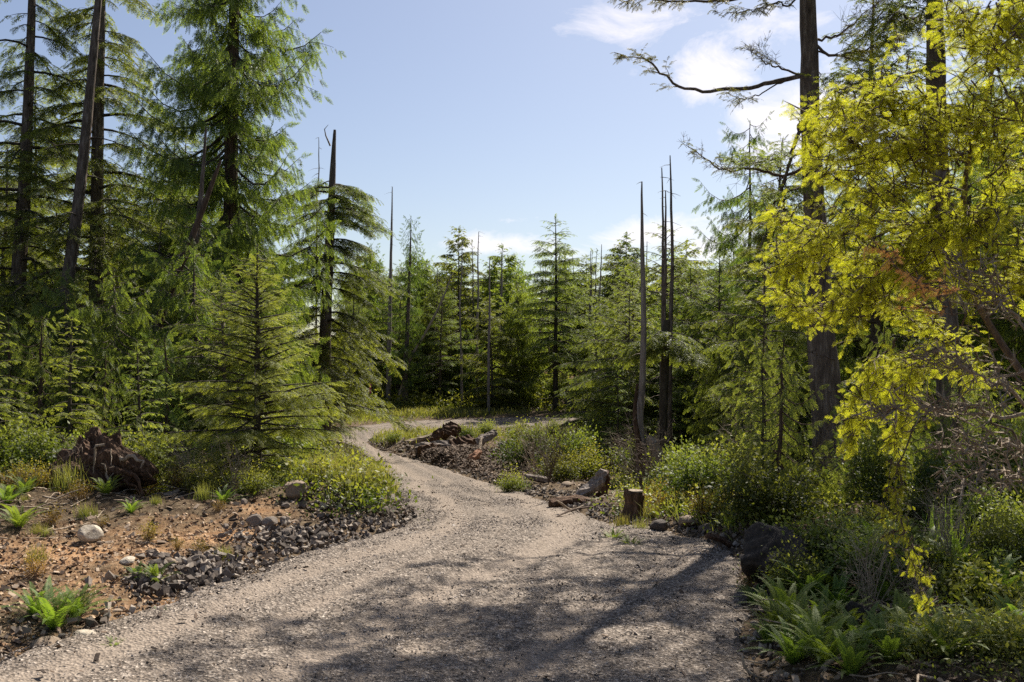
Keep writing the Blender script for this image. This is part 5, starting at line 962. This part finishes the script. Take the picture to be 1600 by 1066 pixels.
y = ydepth(910, 785); wood_thing('fallen_root', [(945,735,0),(938,752,0),(925,765,-.1),(905,776,-.2),(893,786,-.3)], y, [12,20,18,14,8], 'snag', 'grey brown upturned root snag leaning beside the road', 'root', 91, rough=.5)
wood_thing('fallen_root', [(946,738,0),(944,762,.1),(940,782,.1)], y, [14,16,18], 'rot', 'dark upright part of a stump beside the leaning root', 'stump', 92, rough=.5)
y = ydepth(880, 798); wood_thing('stick', [(912,790,.0),(893,797,-.2),(876,786,-.4),(868,782,-.5)], y, [3,4,3,1], 'deadwood', 'pale stick poking out over the road edge', 'stick', 93, rough=.1)
wood_thing('stick', [(930,792,.3),(893,797,-.2),(850,818,-1.0),(838,822,-1.2)], y-.3, [3,3,2,1], 'twig', 'thin dark stick lying across the edge of the road', 'stick', 94, rough=.1)
y = ydepth(490, 800); wood_thing('post_stump', [(497,806,0),(490,780,0),(484,762,0),(479,748,0)], y-.2, [15,12,9,8], 'rot', 'short leaning brown post stump on the left bank', 'stump', 95, rough=.3)
y = ydepth(410, 790); wood_thing('stump', [(420,812,0),(415,790,0),(424,776,.1)], y-.3, [50,44,26], 'boulder', 'dark charred stump under the young hemlock at the bank', 'stump', 96, rough=.6)
# bend wood pile
for i, (pix, yp, wd, mt, lb) in enumerate([
    ([(648,709),(690,704),(745,712)], 715, [9,10,8], 'snag', 'long grey log lying at the back of the mound'),
    ([(676,712),(700,704),(708,692)], 712, [14,12,8], 'deadwood', 'pale split log tilted up on the mound'),
    ([(700,712),(722,706),(740,695)], 714, [16,20,12], 'rot', 'dark brown root clump in the middle of the wood pile'),
    ([(655,712),(675,708),(690,712)], 716, [12,14,9], 'rot', 'dark log at the front of the wood pile'),
    ([(726,738),(740,722),(750,710)], 732, [5,9,5], 'split', 'orange freshly split piece of wood on the mound'),
    ([(748,712),(750,700),(752,690)], 728, [4,3,2], 'deadwood', 'thin pale stake above the orange split wood'),
    ([(740,700),(760,690),(775,682)], 708, [9,8,6], 'snag', 'grey log leaning up at the right of the wood pile'),
    ([(617,712),(624,700),(632,690)], 712, [4,3,2], 'deadwood', 'pale branch sticking up at the left of the wood pile'),
    ([(634,700),(660,692),(690,684)], 704, [7,6,5], 'deadwood', 'pale thin log behind the wood pile'),
    ([(696,690),(705,680),(712,672)], 700, [14,16,12], 'rot', 'dark stump at the back of the wood pile'),
    ([(665,705),(678,692),(690,680)], 704, [8,10,8], 'rot', 'rust-brown slab at the back of the wood pile'),
    ([(870,772),(900,770),(935,772)], 775, [5,6,5], 'deadwood', 'thin pale log lying right of the road behind stones'),
    ([(860,788),(900,782),(925,786)], 790, [9,10,8], 'rot', 'dark log by the road under the leaning root'),
    ([(750,722),(770,724),(790,730)], 728, [3,3,2], 'split', 'thin reddish root trailing right of the split wood'),
    ([(405,800),(425,790),(450,796)], 800, [7,9,6], 'rot', 'dark root arching out of the left bank soil'),
    ([(505,800),(530,792),(556,800)], 803, [8,10,6], 'rot', 'dark broken log half buried in the left bank rubble'),
    ([(545,812),(570,800),(600,806)], 812, [5,6,4], 'rot', 'thin dark root near the tip of the left bank'),
    ([(330,800),(355,790),(372,800)], 802, [7,8,5], 'rot', 'dark root clod under the shaded bush on the left'),
    ([(380,770),(395,785),(402,800)], 800, [3,3,2], 'deadwood', 'thin pale twig leaning beside the charred stump'),
    ([(240,845),(275,838),(300,842)], 845, [4,4,3], 'rot', 'dark stick lying on the orange soil behind the rock heap'),
    ([(820,745),(850,750),(870,762)], 762, [5,7,5], 'snag', 'grey log lying under bushes right of the lone green bush'),
    ([(1105,838),(1130,845),(1150,862)], 858, [5,6,4], 'rot', 'dark root on the verge just left of the big boulder'),
    ([(780,705),(810,700),(840,704)], 712, [8,9,7], 'snag', 'shaded grey log under the bushes right of the mound')]):
    y = ydepth((pix[0][0]+pix[-1][0])/2, yp); wood_thing('log', [(a, b_-(6 if yp < 740 else 0), (j-1)*.25) for j, (a, b_) in enumerate(pix)], y, [q*1.6 for q in wd], mt, lb, 'log' if 'stump' not in lb and 'clump' not in lb else 'stump', 700+i, rough=.4)
for i, (pix, yp, wd, mt, lb) in enumerate([
    ([(-10,765),(15,790),(45,815)], 815, [26,24,14], 'deadwood', 'weathered grey log end at the left edge above the ferns'),
    ([(-15,815),(20,822),(62,824)], 828, [6,6,4], 'deadwood', 'thin pale stick below the grey log at the left edge'),
    ([(1370,738),(1400,745),(1430,760),(1455,772)], 800, [10,14,12,6], 'snag', 'curved grey log behind the hanging yellow foliage'),
    ([(1395,735),(1420,738),(1440,752),(1455,770)], 800, [5,6,6,3], 'deadwood', 'thin arched pale branch above the curved grey log'),
    ([(1470,870),(1500,850),(1530,838)], 880, [10,14,10], 'deadwood', 'pale log end among ferns in the right foreground'),
    ([(1345,880),(1365,850),(1390,836)], 890, [6,6,4], 'snag', 'dark arched branch behind the ferns at right'),
    ([(1160,1025),(1165,1045),(1190,1060),(1230,1070)], 1060, [4,5,5,4], 'deadwood', 'curved pale root at the bottom right road edge'),
    ([(1280,1075),(1290,1040),(1320,1028),(1380,1028)], 1070, [6,7,5,3], 'deadwood', 'bent bare branch in the bottom right corner'),
    ([(1480,880),(1520,800),(1560,750)], 870, [3,3,2], 'twig', 'thin upright twig at the right edge'),
    ([(285,800),(285,772),(283,745)], 800, [7,6,3], 'rot', 'thin upright brown stake in the left bank'),
    ([(1105,770),(1112,790),(1120,810)], 812, [4,4,3], 'deadwood', 'thin pale stick leaning in the shrubs right of the stump')]):
    y = ydepth(pix[-1][0], yp); wood_thing('log' if 'log' in lb else 'stick', [(a, b_, 0) for a, b_ in pix], y, wd, mt, lb, 'log' if 'log' in lb else 'stick', 730+i, rough=.3)
for a, yb_, wd, top, lb, yp in [(888, 632, 11, 598, 'short broken trunk stub on the orange slope behind the road', 62), (757, 640, 8, 598, 'pale short stub in the dark gap behind the road', 61)]:
    x = (a-CX)/F*yp; o = root_at('stump', x, yp, lb, 'stump'); W = Buf(); hgt = CH-(top-HY)/F*yp-o.location.z; tube(W, [(0,0,-.2),(0,0,.3),(0,0,hgt*.7),(.03,0,max(hgt,.8))], np.array([1.3,1,.9,.6])*wd/2/F*yp, 9, .25, np.random.RandomState(2), .5, True); obj('trunk', W.mesh('trunk', M['snag']), o)
# marker ribbon on a stake by the bend
x, y = (578-CX)/F*57.5, 57.5; o = root_at('marker_stake', x, y, 'thin stake with a pink ribbon behind the road bend', 'stake'); W = Buf(); tube(W, [(0,0,-.2),(0,0,1.4)], [.03,.025], 5, 0, None, .5, True); obj('stake', W.mesh('stake', M['deadwood']), o)
mp_, t_, N_, L_ = newmat('pink_ribbon'); p_ = N_('ShaderNodeBsdfPrincipled'); p_.inputs['Base Color'].default_value = (.7,.05,.2,1); p_.inputs['Roughness'].default_value = .6; oo = N_('ShaderNodeOutputMaterial'); L_(p_.outputs[0], oo.inputs[0]); M['pink'] = mp_
W = Buf(); tube(W, [(0,-.02,1.35),(.02,-.05,1.2),(0,-.04,1.0),(.04,-.05,.8)], [.06,.07,.05,.03], 5, .4, np.random.RandomState(1), .5, True); obj('ribbon', W.mesh('ribbon', M['pink']), o)

# ---------------------------------------------------------------- labels that single out each of the many
ZONES = [(-1e9,0,'beyond the left edge'),(0,75,'at the far left edge'),(75,240,'above the uprooted stump'),(240,340,'left of the young layered hemlock'),(340,450,'behind the young layered hemlock'),(450,560,'near the broken-topped hemlock'),(560,660,'at the road bend'),(660,800,'behind the wood pile mound'),
         (800,930,'near the lone tiered hemlock'),(930,1080,'around the tall bare snags'),(1080,1230,'between the snags and the big trunk'),(1230,1360,'around the big brown trunk'),(1360,1480,'behind the hanging yellow twig'),(1480,1600,'at the right edge'),(1600,1e9,'beyond the right edge')]
ORD = [] or ['first','second','third','fourth','fifth','sixth','seventh','eighth','ninth','tenth','eleventh','twelfth','thirteenth','fourteenth','fifteenth','sixteenth','seventeenth','eighteenth','nineteenth','twentieth']
ORD += [t+'-'+u for t in ('twenty','thirty','forty','fifty') for u in ORD[:9]]
G = {}
for o, wds, px, y in PLACED:
    zn = next(z for a, b_, z in ZONES if a <= px < b_); G.setdefault((wds, zn), []).append((px, o))
for (wds, zn), lst in G.items():
    lst.sort(key=lambda t: t[0]); n = len(lst)
    for i, (px, o) in enumerate(lst):
        if n == 1: o['label'] = f'{wds} {zn}'
        elif i == 0: o['label'] = f'leftmost {wds} {zn}'
        elif i == n-1: o['label'] = f'rightmost {wds} {zn}'
        else: o['label'] = f'{wds} {zn}, {ORD[i]} from left'
print('objects', len(bpy.data.objects), 'unique faces', sum(len(m.polygons) for m in bpy.data.meshes))
